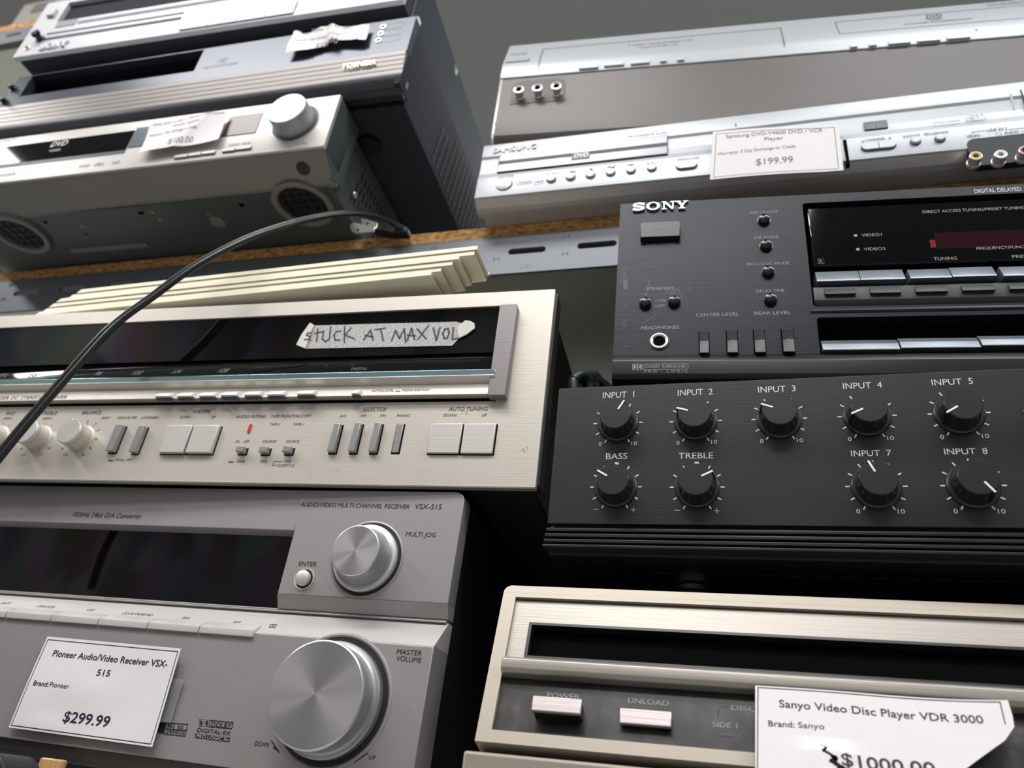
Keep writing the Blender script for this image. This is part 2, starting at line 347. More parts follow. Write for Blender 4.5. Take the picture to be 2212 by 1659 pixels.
def slab_sony(mb, fc, pa, pb, cap, m, h, raise_):              # wide slab-serif emblem of four letters
    a = fc.P(pa, h); b = fc.P(pb, h); ch = abs(fc.P((pa[0], pa[1] - cap), h)[1] - a[1]); Wd = b[0] - a[0]; z0 = (a[1] + b[1]) / 2
    def pol(pts, x, w): mb.prism(fc, [(a[0] + (x + p[0] * w) * Wd, z0 + p[1] * ch) for p in pts], h, h + raise_, m, .00012, 1)
    w = .215
    # S as a thick band
    cx = [(.93, .80), (.80, .93), (.5, 1.0), (.18, .92), (.06, .74), (.2, .58), (.5, .5), (.8, .42), (.94, .26), (.82, .08), (.5, 0), (.2, .06), (.05, .2)]
    for i in range(len(cx) - 1):
        (x0, y0), (x1, y1) = cx[i], cx[i + 1]; t = .085 if i in (2, 3, 8, 9) else .12
        y0 = .08 + y0 * .84; y1 = .08 + y1 * .84
        dx, dy = x1 - x0, y1 - y0; l = math.hypot(dx, dy); px, py = -dy / l * t, dx / l * t
        pol([(x0 - px - dx * .1, y0 - py - dy * .1), (x1 - px + dx * .1, y1 - py + dy * .1), (x1 + px + dx * .1, y1 + py + dy * .1), (x0 + px - dx * .1, y0 + py - dy * .1)], 0, w)
    pol([(.84, .66), (.98, .66), (.98, .98), (.9, .98)], 0, w); pol([(.02, .02), (.1, .02), (.16, .34), (.02, .34)], 0, w)
    # O
    n = 28
    for i in range(n):
        t0, t1 = 2 * PI * i / n, 2 * PI * (i + 1.1) / n
        f = lambda t, rx, ry: (.5 + rx * math.cos(t), .5 + ry * math.sin(t))
        pol([f(t0, .5, .52), f(t1, .5, .52), f(t1, .29, .40), f(t0, .29, .40)], .245, .25)
    # N
    for q in ([(.12, 0), (.22, 0), (.22, 1), (.12, 1)], [(.78, 0), (.88, 0), (.88, 1), (.78, 1)], [(.10, 1), (.30, 1), (.90, 0), (.72, 0)],
              [(0, 0), (.36, 0), (.36, .1), (0, .1)], [(0, .9), (.3, .9), (.3, 1), (0, 1)], [(.64, .9), (1, .9), (1, 1), (.64, 1)]): pol(q, .525, .24)
    # Y
    for q in ([(.40, 0), (.62, 0), (.62, .5), (.40, .5)], [(.06, 1), (.30, 1), (.62, .45), (.40, .42)], [(.78, 1), (.94, 1), (.62, .42), (.50, .48)],
              [(.24, 0), (.78, 0), (.78, .1), (.24, .1)], [(0, .9), (.42, .9), (.42, 1), (0, 1)], [(.62, .9), (1, .9), (1, 1), (.62, 1)]): pol(q, .765, .235)

# ================================================================== the room
def slab(name, lo, hi, m):
    b = MB(); fc = Face(Vector((0, 0, 0)), Vector((1, 0, 0)), Vector((0, 0, 1)), Vector((0, -1, 0)))
    b.box(fc, lo[0], hi[0], lo[2], hi[2], -hi[1], -lo[1], m); o = b.build(name, None); o['kind'] = 'structure'; return o
FLOORM = ramp_mat('worn vinyl floor', [(.3, (176, 175, 173)), (.7, (200, 199, 197))], 6, .5)
CEILM = mat('grey ceiling tiles', (158, 158, 158), .95)
MEDIA = bpy.data.materials.new('rows of spines'); MEDIA.use_nodes = True
nt = MEDIA.node_tree; bs = nt.nodes['Principled BSDF']; bs.inputs['Roughness'].default_value = 1; bs.inputs['Specular IOR Level'].default_value = 0
tc = nt.nodes.new('ShaderNodeTexCoord'); mp = nt.nodes.new('ShaderNodeMapping'); mp.inputs['Scale'].default_value = (14, 1, 3.2)
vo = nt.nodes.new('ShaderNodeTexVoronoi'); vo.inputs['Scale'].default_value = 1; vo.inputs['Randomness'].default_value = .45
hs = nt.nodes.new('ShaderNodeHueSaturation'); hs.inputs['Saturation'].default_value = .4; hs.inputs['Value'].default_value = .3
nt.links.new(tc.outputs['Object'], mp.inputs[0]); nt.links.new(mp.outputs[0], vo.inputs['Vector']); nt.links.new(vo.outputs['Color'], hs.inputs['Color']); nt.links.new(hs.outputs[0], bs.inputs['Base Color'])
slab('floor', (-2.6, -1.1, -.05), (2.6, 1.9, 0), FLOORM)
slab('ceiling', (-2.6, -1.1, CEIL), (2.6, 1.9, CEIL + .05), CEILM)
slab('wall_back', (-2.6, 1.9, 0), (2.6, 1.95, CEIL), WALLM)
slab('wall_left', (-2.65, -1.1, 0), (-2.6, 1.9, CEIL), WALLM)
slab('wall_right', (2.6, -1.1, 0), (2.65, 1.9, CEIL), WALLM)
slab('wall_front', (-2.6, -1.15, 0), (2.6, -1.1, CEIL), MEDIA)

# ------------------------------------------------------------------ shelving
fs = Face.front(at((1331, 465), .464), 1.1)
sb = Vector((0, 0, 0)); bt = fs.P((1330, 490))[1]; bb = fs.P((1327, 574))[1]
def fillets(b, fc, x0, x1, z0, z1, h0, h1, m):
    r = (z1 - z0) / 2
    for cx, cz, sx, sz in ((x0, z0, 1, 1), (x1, z0, -1, 1), (x1, z1, -1, -1), (x0, z1, 1, -1)):
        arc = [(cx + sx * r - sx * r * math.cos(a * PI / 12), cz + sz * r - sz * r * math.sin(a * PI / 12)) for a in range(7)]
        b.prism(fc, [(cx, cz)] + [arc[i] for i in range(7)], h0, h1, m)
MELA = mat('pale melamine', (226, 228, 214), .6)
def shelf_level(dev, fc, x0, x1, ztop, th, bh, slot0, step, depth=.34, slot=(.022, .0052), stamp=None):
    b = MB(); b.box(fc, x0, x1, ztop - th, ztop - .0003, -depth, -.0009, MELA); b.box(fc, x0, x1, ztop - th + .0002, ztop, -.0009, 0, BOARD, .0004)
    b.build('shelf_board', dev)
    b = MB(); z1 = ztop - th - .0004; z0 = z1 - bh; holes = []
    zc = z0 + bh * .56
    x = slot0
    while x > x0 + .02: x -= step
    while x < x1 - .05:
        if x > x0 + .01: holes.append((x, x + slot[0], zc - slot[1] / 2, zc + slot[1] / 2))
        x += step
    b.panel(fc, x0, x1, z0, z1, -.0015, .0012, holes, BEAM)
    for hh in holes: fillets(b, fc, *hh, -.0015, .0012, BEAM)
    b.box(fc, x0, x1, z1 - .0016, z1, -.025, .0012, BEAM, .0004)
    for hh in holes:                                            # pairs of punched tabs between the slots
        for dz in (.0105, -.0075):
            for dx in (-.012, -.0085): b.box(fc, hh[0] + dx, hh[0] + dx + .0012, zc + dz, zc + dz + .003, .001, .0018, BEAM, .0003)
    if stamp: b.text(fc, *stamp, DIM_INK, .0012)
    b.build('front_beam', dev)
rk = Dev('shelving_rack', 'slotted grey steel rack with particle board shelves carrying all the stacked players and receivers', 'shelving', fs, Vector((fs.O.x, fs.O.y, 0)))
s0 = fs.P((1098, 550))[0]; s1 = fs.P((1247, 540))[0]; sl = fs.P((1179, 545))[0] - s0
x0s, x1s = -.86, .86
shelf_level(rk, fs, x0s, x1s, 0, -bt, bt - bb, s0, s1 - s0, slot=(sl, .0062), stamp=('LSI', (1123, 579), (1146, 578), 9))
fl = Face.front(Vector((fs.O.x, fs.O.y, ZC - .0125)), 1.1)
shelf_level(rk, fl, x0s, x1s, 0, -bt, bt - bb, s0, s1 - s0, slot=(sl, .0062))
b = MB(); b.box(fl, x0s, x1s, .0005, .235, -.3405, -.339, BLACK_CASE); b.build('light_block_panel', rk)  # added dark panel shutting out the lit wall behind the lower shelf
for x in (x0s - .03, x1s):
    for dp in (0, -.31):
        b = MB(); b.box(fs, x, x + .03, -fs.O.z + .0005, .02, -.03 + dp, 0 + dp, BEAM, .001); b.build('upright_post', rk)
# next bay to the left: its higher shelf shows behind the top recorder
zu = fs.P((0, 59))[1]; tu = zu - fs.P((0, 71))[1]; hu = fs.P((0, 71))[1] - fs.P((0, 97))[1]
rk2 = Dev('shelving_rack', 'pinkish steel rack with an orange board edge, behind the topmost black recorder at top left', 'shelving', fs, Vector((fs.O.x - 1.2, fs.O.y, 0)))
su0 = fs.P((13, 81))[0]; su1 = fs.P((49, 70))[0]
shelf_level(rk2, fs, -1.75, -.55, zu, tu, hu, su0, .055, slot=(su1 - su0, .0045))
for x in (-1.78, x0s - .0302 - .0302):
    b = MB(); b.box(fs, x, x + .03, -fs.O.z + .0005, zu + .05, -.345, -.315, BEAM, .001); b.build('upright_post', rk2)
fb = Face.front(fs.w(0, 0, -.06), 1.1); xa = fb.P((46, 20))[0]
gb = Dev('storage_box', 'grey box on the top left shelf behind the black recorder', 'box', fb, fb.w(xa + .1, zu + .0005, -.05))
b = MB(); b.box(fb, xa, xa + .20, zu + .0005, zu + .17, -.2, 0, mat('grey cardboard', (150, 146, 138), .8), .002); b.build('body', gb)
r = fb.rect([(67, 14), (92, 8), (95, 22), (75, 27)]); b = MB(); b.box(fb, r[0], r[1] + .02, r[2], r[3], -.001, .0012, mat('dark grey box label', (104, 104, 102), .7)); b.build('panel', gb)

# ================================================================== black mixer amplifier
fa = Face.front(at((1208, 839), .385)); L = lambda p, h=0: fa.P(p, h)
ZA = L((1183, 1194))[1]; zt = 0.0; zpb = L((1183, 1131))[1]; WA = .43
amp = Dev('mixer_amplifier', 'black eight-input mixer amplifier with round white-pointer knobs, under the black surround receiver', 'amplifier', fa, fa.w(WA / 2, ZA, -.15))
b = MB(); b.box(fa, .004, WA - .004, ZA + .006, zt - .0025, -.29, -.0022, BLACK_CASE, .001); b.build('case', amp)
b = MB(); b.box(fa, 0, WA, zpb, zt, -.0022, 0, AMP_BRUSH, .00035)
knobs = [((1334.7, 914), 'INPUT  1', D3(892, 222), D3(1142, 216), D3(1005, 300), D3(1063, 240)), ((1502.5, 910), 'INPUT  2', D3(1490, 203), D3(1768, 194), D3(1562, 307), D3(1475, 297)),
         ((1682.8, 905), 'INPUT  3', D4(95, 179), D4(394, 168), D4(207, 278), D4(112, 265)), ((1872.4, 899), 'INPUT  4', D4(773, 152), D4(1083, 137), D4(940, 288), D4(860, 335)),
         ((2071, 893), 'INPUT  5', D4(1480, 123), D4(1808, 107), D4(1700, 268), D4(1620, 322)), ((2283, 886), '', (0, 0), (0, 0), None, None),
         ((1330, 1052), 'BASS', D3(917, 708), D3(1087, 707), D3(918, 825), D3(842, 792)), ((1505.5, 1052.4), 'TREBLE', D3(1497, 704), D3(1773, 702), D3(1664, 835), D3(1757, 805)),
         ((1892.5, 1051), 'INPUT  7', D4(837, 687), D4(1157, 680), D4(1030, 800), D4(968, 718)), ((2102, 1049), 'INPUT  8', D4(1580, 673), D4(1925, 665), D4(1905, 878), D4(1980, 965))]
kp = []
for c, t, pa, pb, k0, k1 in knobs:
    x, z = L(c); kp.append((x, z, t, k0, k1))
    if t: b.text(fa, t, pa, pb, 12.6, WHITE_INK)
    tone = t in ('BASS', 'TREBLE')
    for a in range(-150, 151, 30):
        ca, sa = math.sin(math.radians(a)), math.cos(math.radians(a))
        wd = .0022 if tone and a == 0 else .0007
        if tone and a == 0: b.line(fa, [(x + ca * .0128, z + sa * .0128), (x + ca * .0136, z + sa * .0136)], wd, WHITE_INK)
        else: b.line(fa, [(x + ca * .0124, z + sa * .0124), (x + ca * .0138, z + sa * .0138)], wd, WHITE_INK)
    if tone:
        b.line(fa, [(x - .0114, z - .0130), (x - .0090, z - .0130)], .0003, WHITE_INK)
        b.line(fa, [(x + .0086, z - .0132), (x + .0112, z - .0132)], .0003, WHITE_INK); b.line(fa, [(x + .0099, z - .0145), (x + .0099, z - .0119)], .0003, WHITE_INK)
    else:
        b.text(fa, '0', (x - .0104, z - .0142), (x - .0087, z - .0142), .0023, WHITE_INK, px=False); b.text(fa, '10', (x + .0081, z - .0142), (x + .0112, z - .0142), .0023, WHITE_INK, px=False)
random.seed(3)
for _ in range(170):                                            # specks of dust
    x = random.uniform(.01, .36); z = random.uniform(zpb + .003, -.003); r = random.uniform(.00006, .00016)
    b.add([fa.w(x + r * u, z + r * v, .0001) for u, v in ((1, 0), (0, 1), (-1, 0), (0, -1))], [(0, 1, 2, 3)], DIM_INK)
b.build('front_panel', amp)
HK = .0112
for x, z, t, k0, k1 in kp:
    b = MB(); b.lathe(fa, x, z, [(.0116, 0), (.0116, .0010), (.0109, .0016), (.0098, .0016), (.0093, .0032), (.0088, HK - .0004), (.0084, HK), (0, HK)], BLACK_SATIN, 56)
    if k0: q0 = L(k0, HK); q1 = L(k1, HK)
    else: q0 = (x, z + .003); q1 = (x, z + .0095)
    dx, dz = q1[0] - x, q1[1] - z; l = math.hypot(dx, dz); dx /= l; dz /= l; px, pz = -dz * .0005, dx * .0005
    # pointer fin down the side of the knob
    bm = bmesh.new(); V = lambda r, k, h: bm.verts.new(fa.w(x + dx * r + px * k, z + dz * r + pz * k, h))
    A_ = [V(.0080, 1, HK - .0002), V(.0096, 1, HK - .0002), V(.0106, 1, .0016), V(.0080, 1, .0016)]; B_ = [V(.0080, -1, HK - .0002), V(.0096, -1, HK - .0002), V(.0106, -1, .0016), V(.0080, -1, .0016)]
    bm.faces.new(A_); bm.faces.new(B_[::-1])
    for i in range(4): bm.faces.new((A_[i], B_[i], B_[(i + 1) % 4], A_[(i + 1) % 4]))
    b.bm(bm, BLACK_SATIN); k = b.build('knob', amp)
    b = MB(); r0 = .0034; r1 = .0098
    b.prism(fa, [(x + dx * r0 + px, z + dz * r0 + pz), (x + dx * r1 + px, z + dz * r1 + pz), (x + dx * r1 - px, z + dz * r1 - pz), (x + dx * r0 - px, z + dz * r0 - pz)], HK - .0002, HK + .00035, WHITE_PL, .00015)
    b.build('pointer', amp, k, 'white pointer line')
ys = [1139.3, 1151.5, 1164, 1175.9]
zr = [L((1185, y))[1] for y in ys] + [L((1184, 1186))[1]]
for i in range(4):
    b = MB(); hgt = zr[i] - zr[i + 1]; b.prof(fa, [(-.004, zr[i] - hgt * .78), (.0004 + i * .0003, zr[i] - hgt * .62), (.0004 + i * .0003, zr[i] - hgt * .1), (-.0004, zr[i]), (-.004, zr[i])], -.0003 - .0003 * i, WA, mat('glossy black trim', (46, 46, 48), .28, .3), .0002)
    b.build('trim_rib', amp)
b = MB(); b.box(fa, .001, WA - .001, ZA, zpb, -.29, -.0038, BLACK_PL, .0008); b.build('chassis', amp)
fu = fa.under(ZA)
b = MB()
for r in range(2):
    for i in range(22): xx = .055 + i * .0135; b.box(fu, xx, xx + .0095, .030 + r * .03, .055 + r * .03, 0, .0006, BLACK_SATIN)
b.build('vent_grille', amp)
ZS = None
sa_top = at((1090, 1264), .385).z + .0004                               # top of the disc player the amplifier stands on
for x, dp in ((.075, .036), (.355, .036), (.075, .26), (.355, .26)):
    b = MB(); hh = fa.O.z + ZA - (sa_top - .003 + (x + .019) * .0070) - .0004
    prf = [(0, 0), (.0095, 0)] + [(.0095 - (.0008 if i % 2 else 0), hh * (i + 1) / 9) for i in range(7)] + [(.009, hh), (0, hh)]
    b.lathe(fu, x, dp, prf, BLACK_PL, 28); b.build('foot', amp)

# coil of cord lying on top of the amplifier, left of the surround receiver
b = MB(); ft = fa.top(0)
def coil(pts, r, m=CORD_GREY):
    P = [Vector(p) for p in pts]; sm = []
    for i in range(len(P) - 1):
        a, c, d, e = P[max(i - 1, 0)], P[i], P[i + 1], P[min(i + 2, len(P) - 1)]
        for k in range(8): t = k / 8; sm.append(.5 * ((2 * c) + (d - a) * t + (2 * a - 5 * c + 4 * d - e) * t * t + (3 * c - a - 3 * d + e) * t ** 3))
    sm.append(P[-1]); b.sweep(sm, [(r * u, r * v) for u, v in ringpts(22)[:-1]], m, Vector((.3, .2, .93)))
zc0 = fa.w(0, 0).z + .0042
for o_, dd in ((0, 0), (10, .007), (21, .014)):
    cpt = [at((1240 + o_, 848), .415 + dd), at((1239 + o_, 824), .415 + dd), at((1250 + o_, 812), .417 + dd), at((1264 + o_, 812), .420 + dd), at((1274 + o_, 826), .424 + dd), at((1277 + o_, 848), .426 + dd)]
    coil([cpt[0] - Vector((0, 0, 0))] + cpt[1:], .0034)
for o_, dd in ((0, 0), (12, .004)):
    coil([at((1262, 838 + o_), .432 + dd), at((1284, 824 + o_), .432 + dd), at((1300, 827 + o_), .434 + dd), at((1320, 842 + o_ / 2), .437 + dd), at((1345, 850), .44 + dd)], .0031, CORD)
o = b.build('power_cord', None); tag(o, 'coiled grey power cord lying on the mixer amplifier left of the surround receiver', 'cord')

# ================================================================== black surround receiver
fy = Face.front(at((1321, 831), .395), 5.07, .04); L = lambda p, h=0: fy.P(p, h)
zt = L((1334, 441))[1]; WS = .43
son = Dev('surround_receiver', 'black surround sound receiver with scratched brushed front, on top of the mixer amplifier', 'receiver', fy, fy.w(WS / 2, 0, -.15))
zf = L((1323, 768))[1]; zl0 = L((1321, 783))[1]; zl1 = L((1320, 811))[1]
b = MB(); b.box(fy, .005, WS - .005, .004, zt - .003, -.30, -.012, BLACK_CASE, .001); b.build('case', son)
hx0 = L((1733, 441))[0]; hz1 = L((1735, 439))[1]; hz0 = L((1757, 663))[1]
gx0 = L((1764, 690))[0]; gz1 = L((1766, 686))[1]; gz0 = L((1776, 771))[1]
b = MB(); b.panel(fy, 0, WS, zf, zt, -.011, 0, [(hx0, WS - .03, hz0, hz1), (gx0, WS - .12, gz0, gz1)], BLACK_BRUSH)
fr = .0022
for (xa, za, xb, zb) in ((hx0, hz0, WS - .03, hz1), (gx0, gz0, WS - .12, gz1)):
    for cx, cz, sx, sz in ((xa, za, 1, 1), (xa, zb, 1, -1)):
        arc = [(cx + sx * fr - sx * fr * math.cos(a * PI / 12), cz + sz * fr - sz * fr * math.sin(a * PI / 12)) for a in range(7)]
        b.prism(fy, [(cx, cz)] + arc, -.011, 0, BLACK_BRUSH)
for t, p, q, c in (('ON/STANDBY', C7(1235, 563), C7(1470, 556), 6), ('SPEAKERS', C7(1237, 912), C7(1460, 906), 6.4), ('A', C7(1225, 952), C7(1246, 952), 5), ('ON', C7(1338, 1005), C7(1392, 1003), 6), ('OFF', C7(1332, 1048), C7(1390, 1046), 6),
                   ('CENTER LEVEL', C7(1635, 1121), C7(1978, 1114), 7), ('HEADPHONES', C7(1197, 1225), C7(1502, 1220), 7.4), ('REAR LEVEL', C8(65, 1108), C8(355, 1101), 7),
                   ('SUR ON/OFF', C8(25, 304), C8(255, 297), 5.6), ('SUR MODE', C8(58, 502), C8(257, 497), 5.6), ('PRO LOGIC MODE', C8(5, 715), C8(343, 706), 5.8), ('DELAY TIME', C8(80, 930), C8(305, 924), 6)):
    b.text(fy, t, p, q, c, DIM_INK)
b.text(fy, 'DIGITAL DELAYED', C8(1820, 137), C8(2193, 121), 8.4, WHITE_INK, bold=.012)
for (y, kind) in ((1000, 0), (1044, 1)):                         # little switch symbols
    q = [C7(1303, y + 3), C7(1312, y + 3), C7(1312, y - 8), C7(1330, y - 8), C7(1330, y + 3)] if not kind else [C7(1305, y + 5), C7(1305, y - 9), C7(1328, y - 9), C7(1328, y + 5), C7(1303, y + 5)]
    b.line(fy, [L(p) for p in q], .0003, DIM_INK)
SCR = mat('pale scratches', (128, 132, 136), .6)
def blob(b, fc, pts, m, n, r, h=.00012, seed=1):
    rd = random.Random(seed)
    for _ in range(n):
        i = rd.randrange(len(pts) - 1); t = rd.random(); p = (pts[i][0] + (pts[i + 1][0] - pts[i][0]) * t + rd.gauss(0, r[1]), pts[i][1] + (pts[i + 1][1] - pts[i][1]) * t + rd.gauss(0, r[2]))
        x, z = fc.P(p); s = rd.uniform(.3, 1) * r[0]; a = rd.uniform(0, PI)
        b.add([fc.w(x + s * math.cos(a + k) * (1 if k in (0, PI) else .5), z + s * math.sin(a + k) * (1 if k in (0, PI) else .5), h) for k in (0, PI / 2, PI, 3 * PI / 2)], [(0, 1, 2, 3)], m)
blob(b, fy, [(1352, 605), (1350, 624)], SCR, 160, (.0005, 3.4, 6), seed=2); blob(b, fy, [(1350, 580), (1348, 600)], SCR, 60, (.0004, 3, 6), seed=4)
blob(b, fy, [(1352, 690), (1349, 705)], SCR, 22, (.0004, 1.5, 4), seed=5); blob(b, fy, [(1400, 570), (1415, 575)], SCR, 24, (.0004, 5, 3), seed=6)
blob(b, fy, [(1370, 440), (2000, 760)], SCR, 40, (.00015, 200, 90), seed=8)
for q in ([(1376, 697), (1390, 698), (1407, 688), (1424, 671)], [(1465, 623), (1471, 642), (1476, 652)], [(1353, 655), (1351, 668)], [(1347, 750), (1357, 747)], [(1489, 620), (1490, 627)], [(1404, 605), (1395, 640)], [(1436, 631), (1450, 636), (1456, 640)]):
    b.line(fy, [L(p) for p in q], .00016, SCR)
b.build('front_panel', son)
b = MB(); b.prof(fy, [(-.012, zf), (.0, zf), (.0018, zl0), (.0018, zl1), (.0006, zl1 - .003), (-.006, .001), (-.012, 0)], 0, WS, mat('black glossy lower lip', (34, 35, 38), .3, .3), .0003)
# surround logo on the lip
HL = .0019
P_ = lambda x, y: fy.P(C7(x, y), HL)
def dd(b, P_, x0, x1, y0, y1, fc, m, h, slant=0):               # the two facing half rounds in boxes
    w = (x1 - x0) / 2 - (x1 - x0) * .03
    for k, xo in enumerate((x0, x1 - w)):
        pts = [P_(xo, y0), P_(xo + w, y0), P_(xo + w, y1), P_(xo, y1), P_(xo, y0)]; b.line(fc, pts, abs(pts[0][1] - pts[2][1]) * .09, m, h)
        arc = []
        for i in range(9):
            a = -PI / 2 + PI * i / 8; cx = xo + w * (.22 if k == 0 else .78); rr = w * .55
            arc.append(P_(cx + math.cos(a) * rr * (1 if k == 0 else -1), (y0 + y1) / 2 + math.sin(a) * (y1 - y0) * .40))
        b.add([fc.w(x, z, h + .00015) for x, z in arc], [tuple(range(len(arc)))], m)
dd(b, P_, 1130, 1210, 1499, 1543, fy, DIM_INK, HL)
b.line(fy, [P_(*p) for p in ((1222, 1499), (1572, 1495), (1572, 1538), (1222, 1542), (1222, 1499))], .0003, DIM_INK, HL)
b.text(fy, 'DOLBY SURROUND', C7(1236, 1532), C7(1556, 1528), 6.5, DIM_INK, HL, bold=.015); b.text(fy, 'PRO · LOGIC', C7(1225, 1569), C7(1570, 1564), 5, DIM_INK, HL, space=1.5)
b.build('lower_lip', son)
b = MB(); slab_sony(b, fy, C7(1131, 291), C7(1574, 266), 16.5, mat('pale metal letters', (205, 212, 214), .3, .6), .0002, .0016); b.build('emblem', son, None, 'raised silver letters')
HP = .0042; q = [C7(1195, 368), C7(1507, 352), C7(1510, 478), C7(1190, 490)]
button(son, fy, q, HP, BLACK_SATIN, 'power_button', -.001, .0005, None, ('POWER', C7(1273, 425), C7(1424, 419), 6), DIM_INK)
DOME = [(.0037, -.0005), (.0037, .0024), (.0033, .0031), (.0022, .0036), (0, .0038)]
for p, d in ((C7(1231, 1020), 0), (C7(1461, 1008), 1), (C8(141, 356), 0), (C8(158, 560), 0), (C8(175, 770), 0), (C8(193, 990), 0)):
    x, z = L(p); b = MB()
    b.lathe(fy, x, z, [(.0042, .0002), (.0042, .0006), (.0037, .0006)] + DOME[1:], mat('glossy black button', (26, 27, 29), .18), 36)
    if d: blob(b, fy, [C7(1430, 945), C7(1490, 960)], DIM_INK, 120, (.0003, 6, 5), .0039, 11)
    b.build('button', son)
x, z = L(C7(1342, 1318)); b = MB(); k = .0057
b.lathe(fy, x, z, [(k, 0), (k, .0006), (k * .94, .0014), (k * .80, .0014), (k * .66, .0008), (k * .62, -.004)], CHROME, 40); b.lathe(fy, x, z, [(k * 1.12, .0001), (k * 1.12, .0004), (k, .0004)], BLACK_PL, 40)
b.lathe(fy, x, z, [(k * .64, .0002), (0, .0002)], BLACK_VOID, 30); b.build('headphone_jack', son)
for q, sgn in ((R4(C7, 1665, 1232, 1735, 1416), '-'), (R4(C7, 1884, 1226, 1964, 1414), '+'), (R4(C8, 67, 1220, 148, 1412), '-'), (R4(C8, 291, 1213, 380, 1408), '+')):
    x0, x1, z0, z1 = fy.rect(q, .0016); b = MB(); b.box(fy, x0 - .0006, x1 + .0006, z0 - .0006, z1 + .0004, -.001, .0002, BLACK_VOID); b.prof(fy, [(-.001, z0), (.0026, z0), (.0014, (z0 + z1) / 2 + .001), (.002, z1), (-.001, z1)], x0, x1, BLACK_SATIN, .0004)
    xc = (x0 + x1) / 2; zc = (z0 + z1) / 2; b.line(fy, [(xc - .0011, zc), (xc + .0011, zc)], .0002, DIM_INK, .0019)
    if sgn == '+': b.line(fy, [(xc, zc - .0011), (xc, zc + .0011)], .0002, DIM_INK, .0019)
    b.build('rocker_button', son)
xE = WS - .032
b = MB(); b.box(fy, hx0 - .001, WS - .02, hz0 - .001, hz1 + .001, -.0145, -.0105, BLACK_VOID); b.box(fy, gx0 - .001, WS - .11, gz0 - .001, gz1 + .001, -.0145, -.0105, BLACK_VOID); b.build('recess_back', son)
HD = -.0016; dx0 = (L((1742, 452), HD)[0] + L((1758, 575), HD)[0]) / 2; dz1 = L((1742, 450), HD)[1]; dz0 = L((1758, 575), HD)[1]
b = MB(); b.box(fy, dx0, xE, dz0, dz1, -.0105, HD, DARK_GLOSS, .0009, 2)
for t, p, q, c in (('DIRECT ACCESS TUNING/PRESET TUNING', C8(1405, 295), C8(2225, 267), 5.8), ('VIDEO1', C8(920, 484), C8(1080, 479), 6), ('VIDEO2', C8(938, 595), C8(1110, 590), 6), ('FREQUENCY/FUNC', C8(1833, 590), C8(2215, 575), 5.8), ('TUNING', C8(1495, 673), C8(1680, 667), 6.4), ('PRESET', C8(2120, 655), C8(2300, 649), 6.4)):
    b.text(fy, t, p, q, c, DIM_INK, HD)
for p in (C8(871, 475), C8(889, 585)): x, z = L(p, HD); b.lathe(fy, x, z, [(.0011, HD + .0001), (0, HD + .0001)], DIM_INK, 20)
x0, x1, z0, z1 = fy.rect(R4(C8, 572, 662, 618, 697), HD); b.line(fy, [(x0, z0), (x1, z0), (x1, z1), (x0, z1), (x0, z0)], .0003, DIM_INK, HD); b.text(fy, 'R', C8(585, 692), C8(608, 691), 6, DIM_INK, HD)
b.build('display_window', son)
b = MB(); x0, x1, z0, z1 = fy.rect(R4(C8, 1508, 440, 2240, 568), HD + .0001); b.box(fy, x0, x1 + .03, z0, z1, HD - .0003, HD + .00008, DARK_RED)
x0, x1, z0, z1 = fy.rect(R4(C8, 1466, 508, 1509, 570), HD + .0001); b.box(fy, x0, x1, z0, z1, HD - .0003, HD + .0001, RED_BRIGHT); b.build('frequency_display', son, None, 'dark red frequency display')
HB = -.0006
for q, t in (([C8(545, 755), C8(888, 745), C8(908, 848), C8(562, 858)], 'SHIFT'), ([C8(893, 744), C8(1246, 733), C8(1262, 838), C8(912, 848)], 'MEMORY'), ([C8(1282, 740), C8(1607, 724), C8(1635, 825), C8(1305, 838)], ''),
             ([C8(1613, 722), C8(1972, 708), C8(1980, 812), C8(1640, 824)], ''), ([C8(2015, 716), C8(2360, 702), C8(2372, 806), C8(2040, 818)], ''), ([C8(2366, 702), C8(2720, 688), C8(2735, 790), C8(2378, 804)], '')):
    x0, x1, z0, z1 = fy.rect(q, HB); b = MB(); b.prof(fy, [(-.0105, z0), (HB + .0022, z0), (HB + .0020, z0 + .0014), (HB - .0012, z1), (-.0105, z1)], x0, min(x1, xE), GUNMETAL, .0003)
    if t: sf = fy.slope(HB + .0020, z0 + .0014, HB - .0012, z1); cx = (q[0][0] + q[1][0] + q[2][0] + q[3][0]) / 4; cy = (q[0][1] + q[3][1]) / 2 + 1; b.text(sf, t, (cx - 17, cy), (cx + 17, cy - 1), 5, DIM_INK)
    b.build('tuning_button', son)
sz1 = L(C8(700, 872), HB)[1]; sz0 = L(C8(700, 1040), -.002)[1]
b = MB(); b.prof(fy, [(-.0105, sz0), (-.003, sz0), (-.0008, sz0 + .004), (-.0008, sz1 - .001), (-.002, sz1), (-.0105, sz1)], hx0 + .0012, xE, CHARCOAL, .0004); b.build('preset_panel', son)
for q in ([C8(620, 895), C8(868, 885), C8(872, 938), C8(625, 948)], [C8(982, 883), C8(1228, 872), C8(1235, 930), C8(988, 940)], [C8(1345, 874), C8(1597, 862), C8(1606, 922), C8(1350, 930)], [C8(1713, 865), C8(1972, 855), C8(1982, 910), C8(1720, 920)], [C8(2090, 855), C8(2350, 845), C8(2362, 900), C8(2098, 908)]):
    x0, x1, z0, z1 = fy.rect(q, .0006); b = MB(); b.prof(fy, [(-.001, z0), (.0012, z0), (.0011, z0 + .0006), (-.0002, z1), (-.001, z1)], x0, x1, CHARCOAL, .0003); b.build('preset_button', son)
HB = -.0005
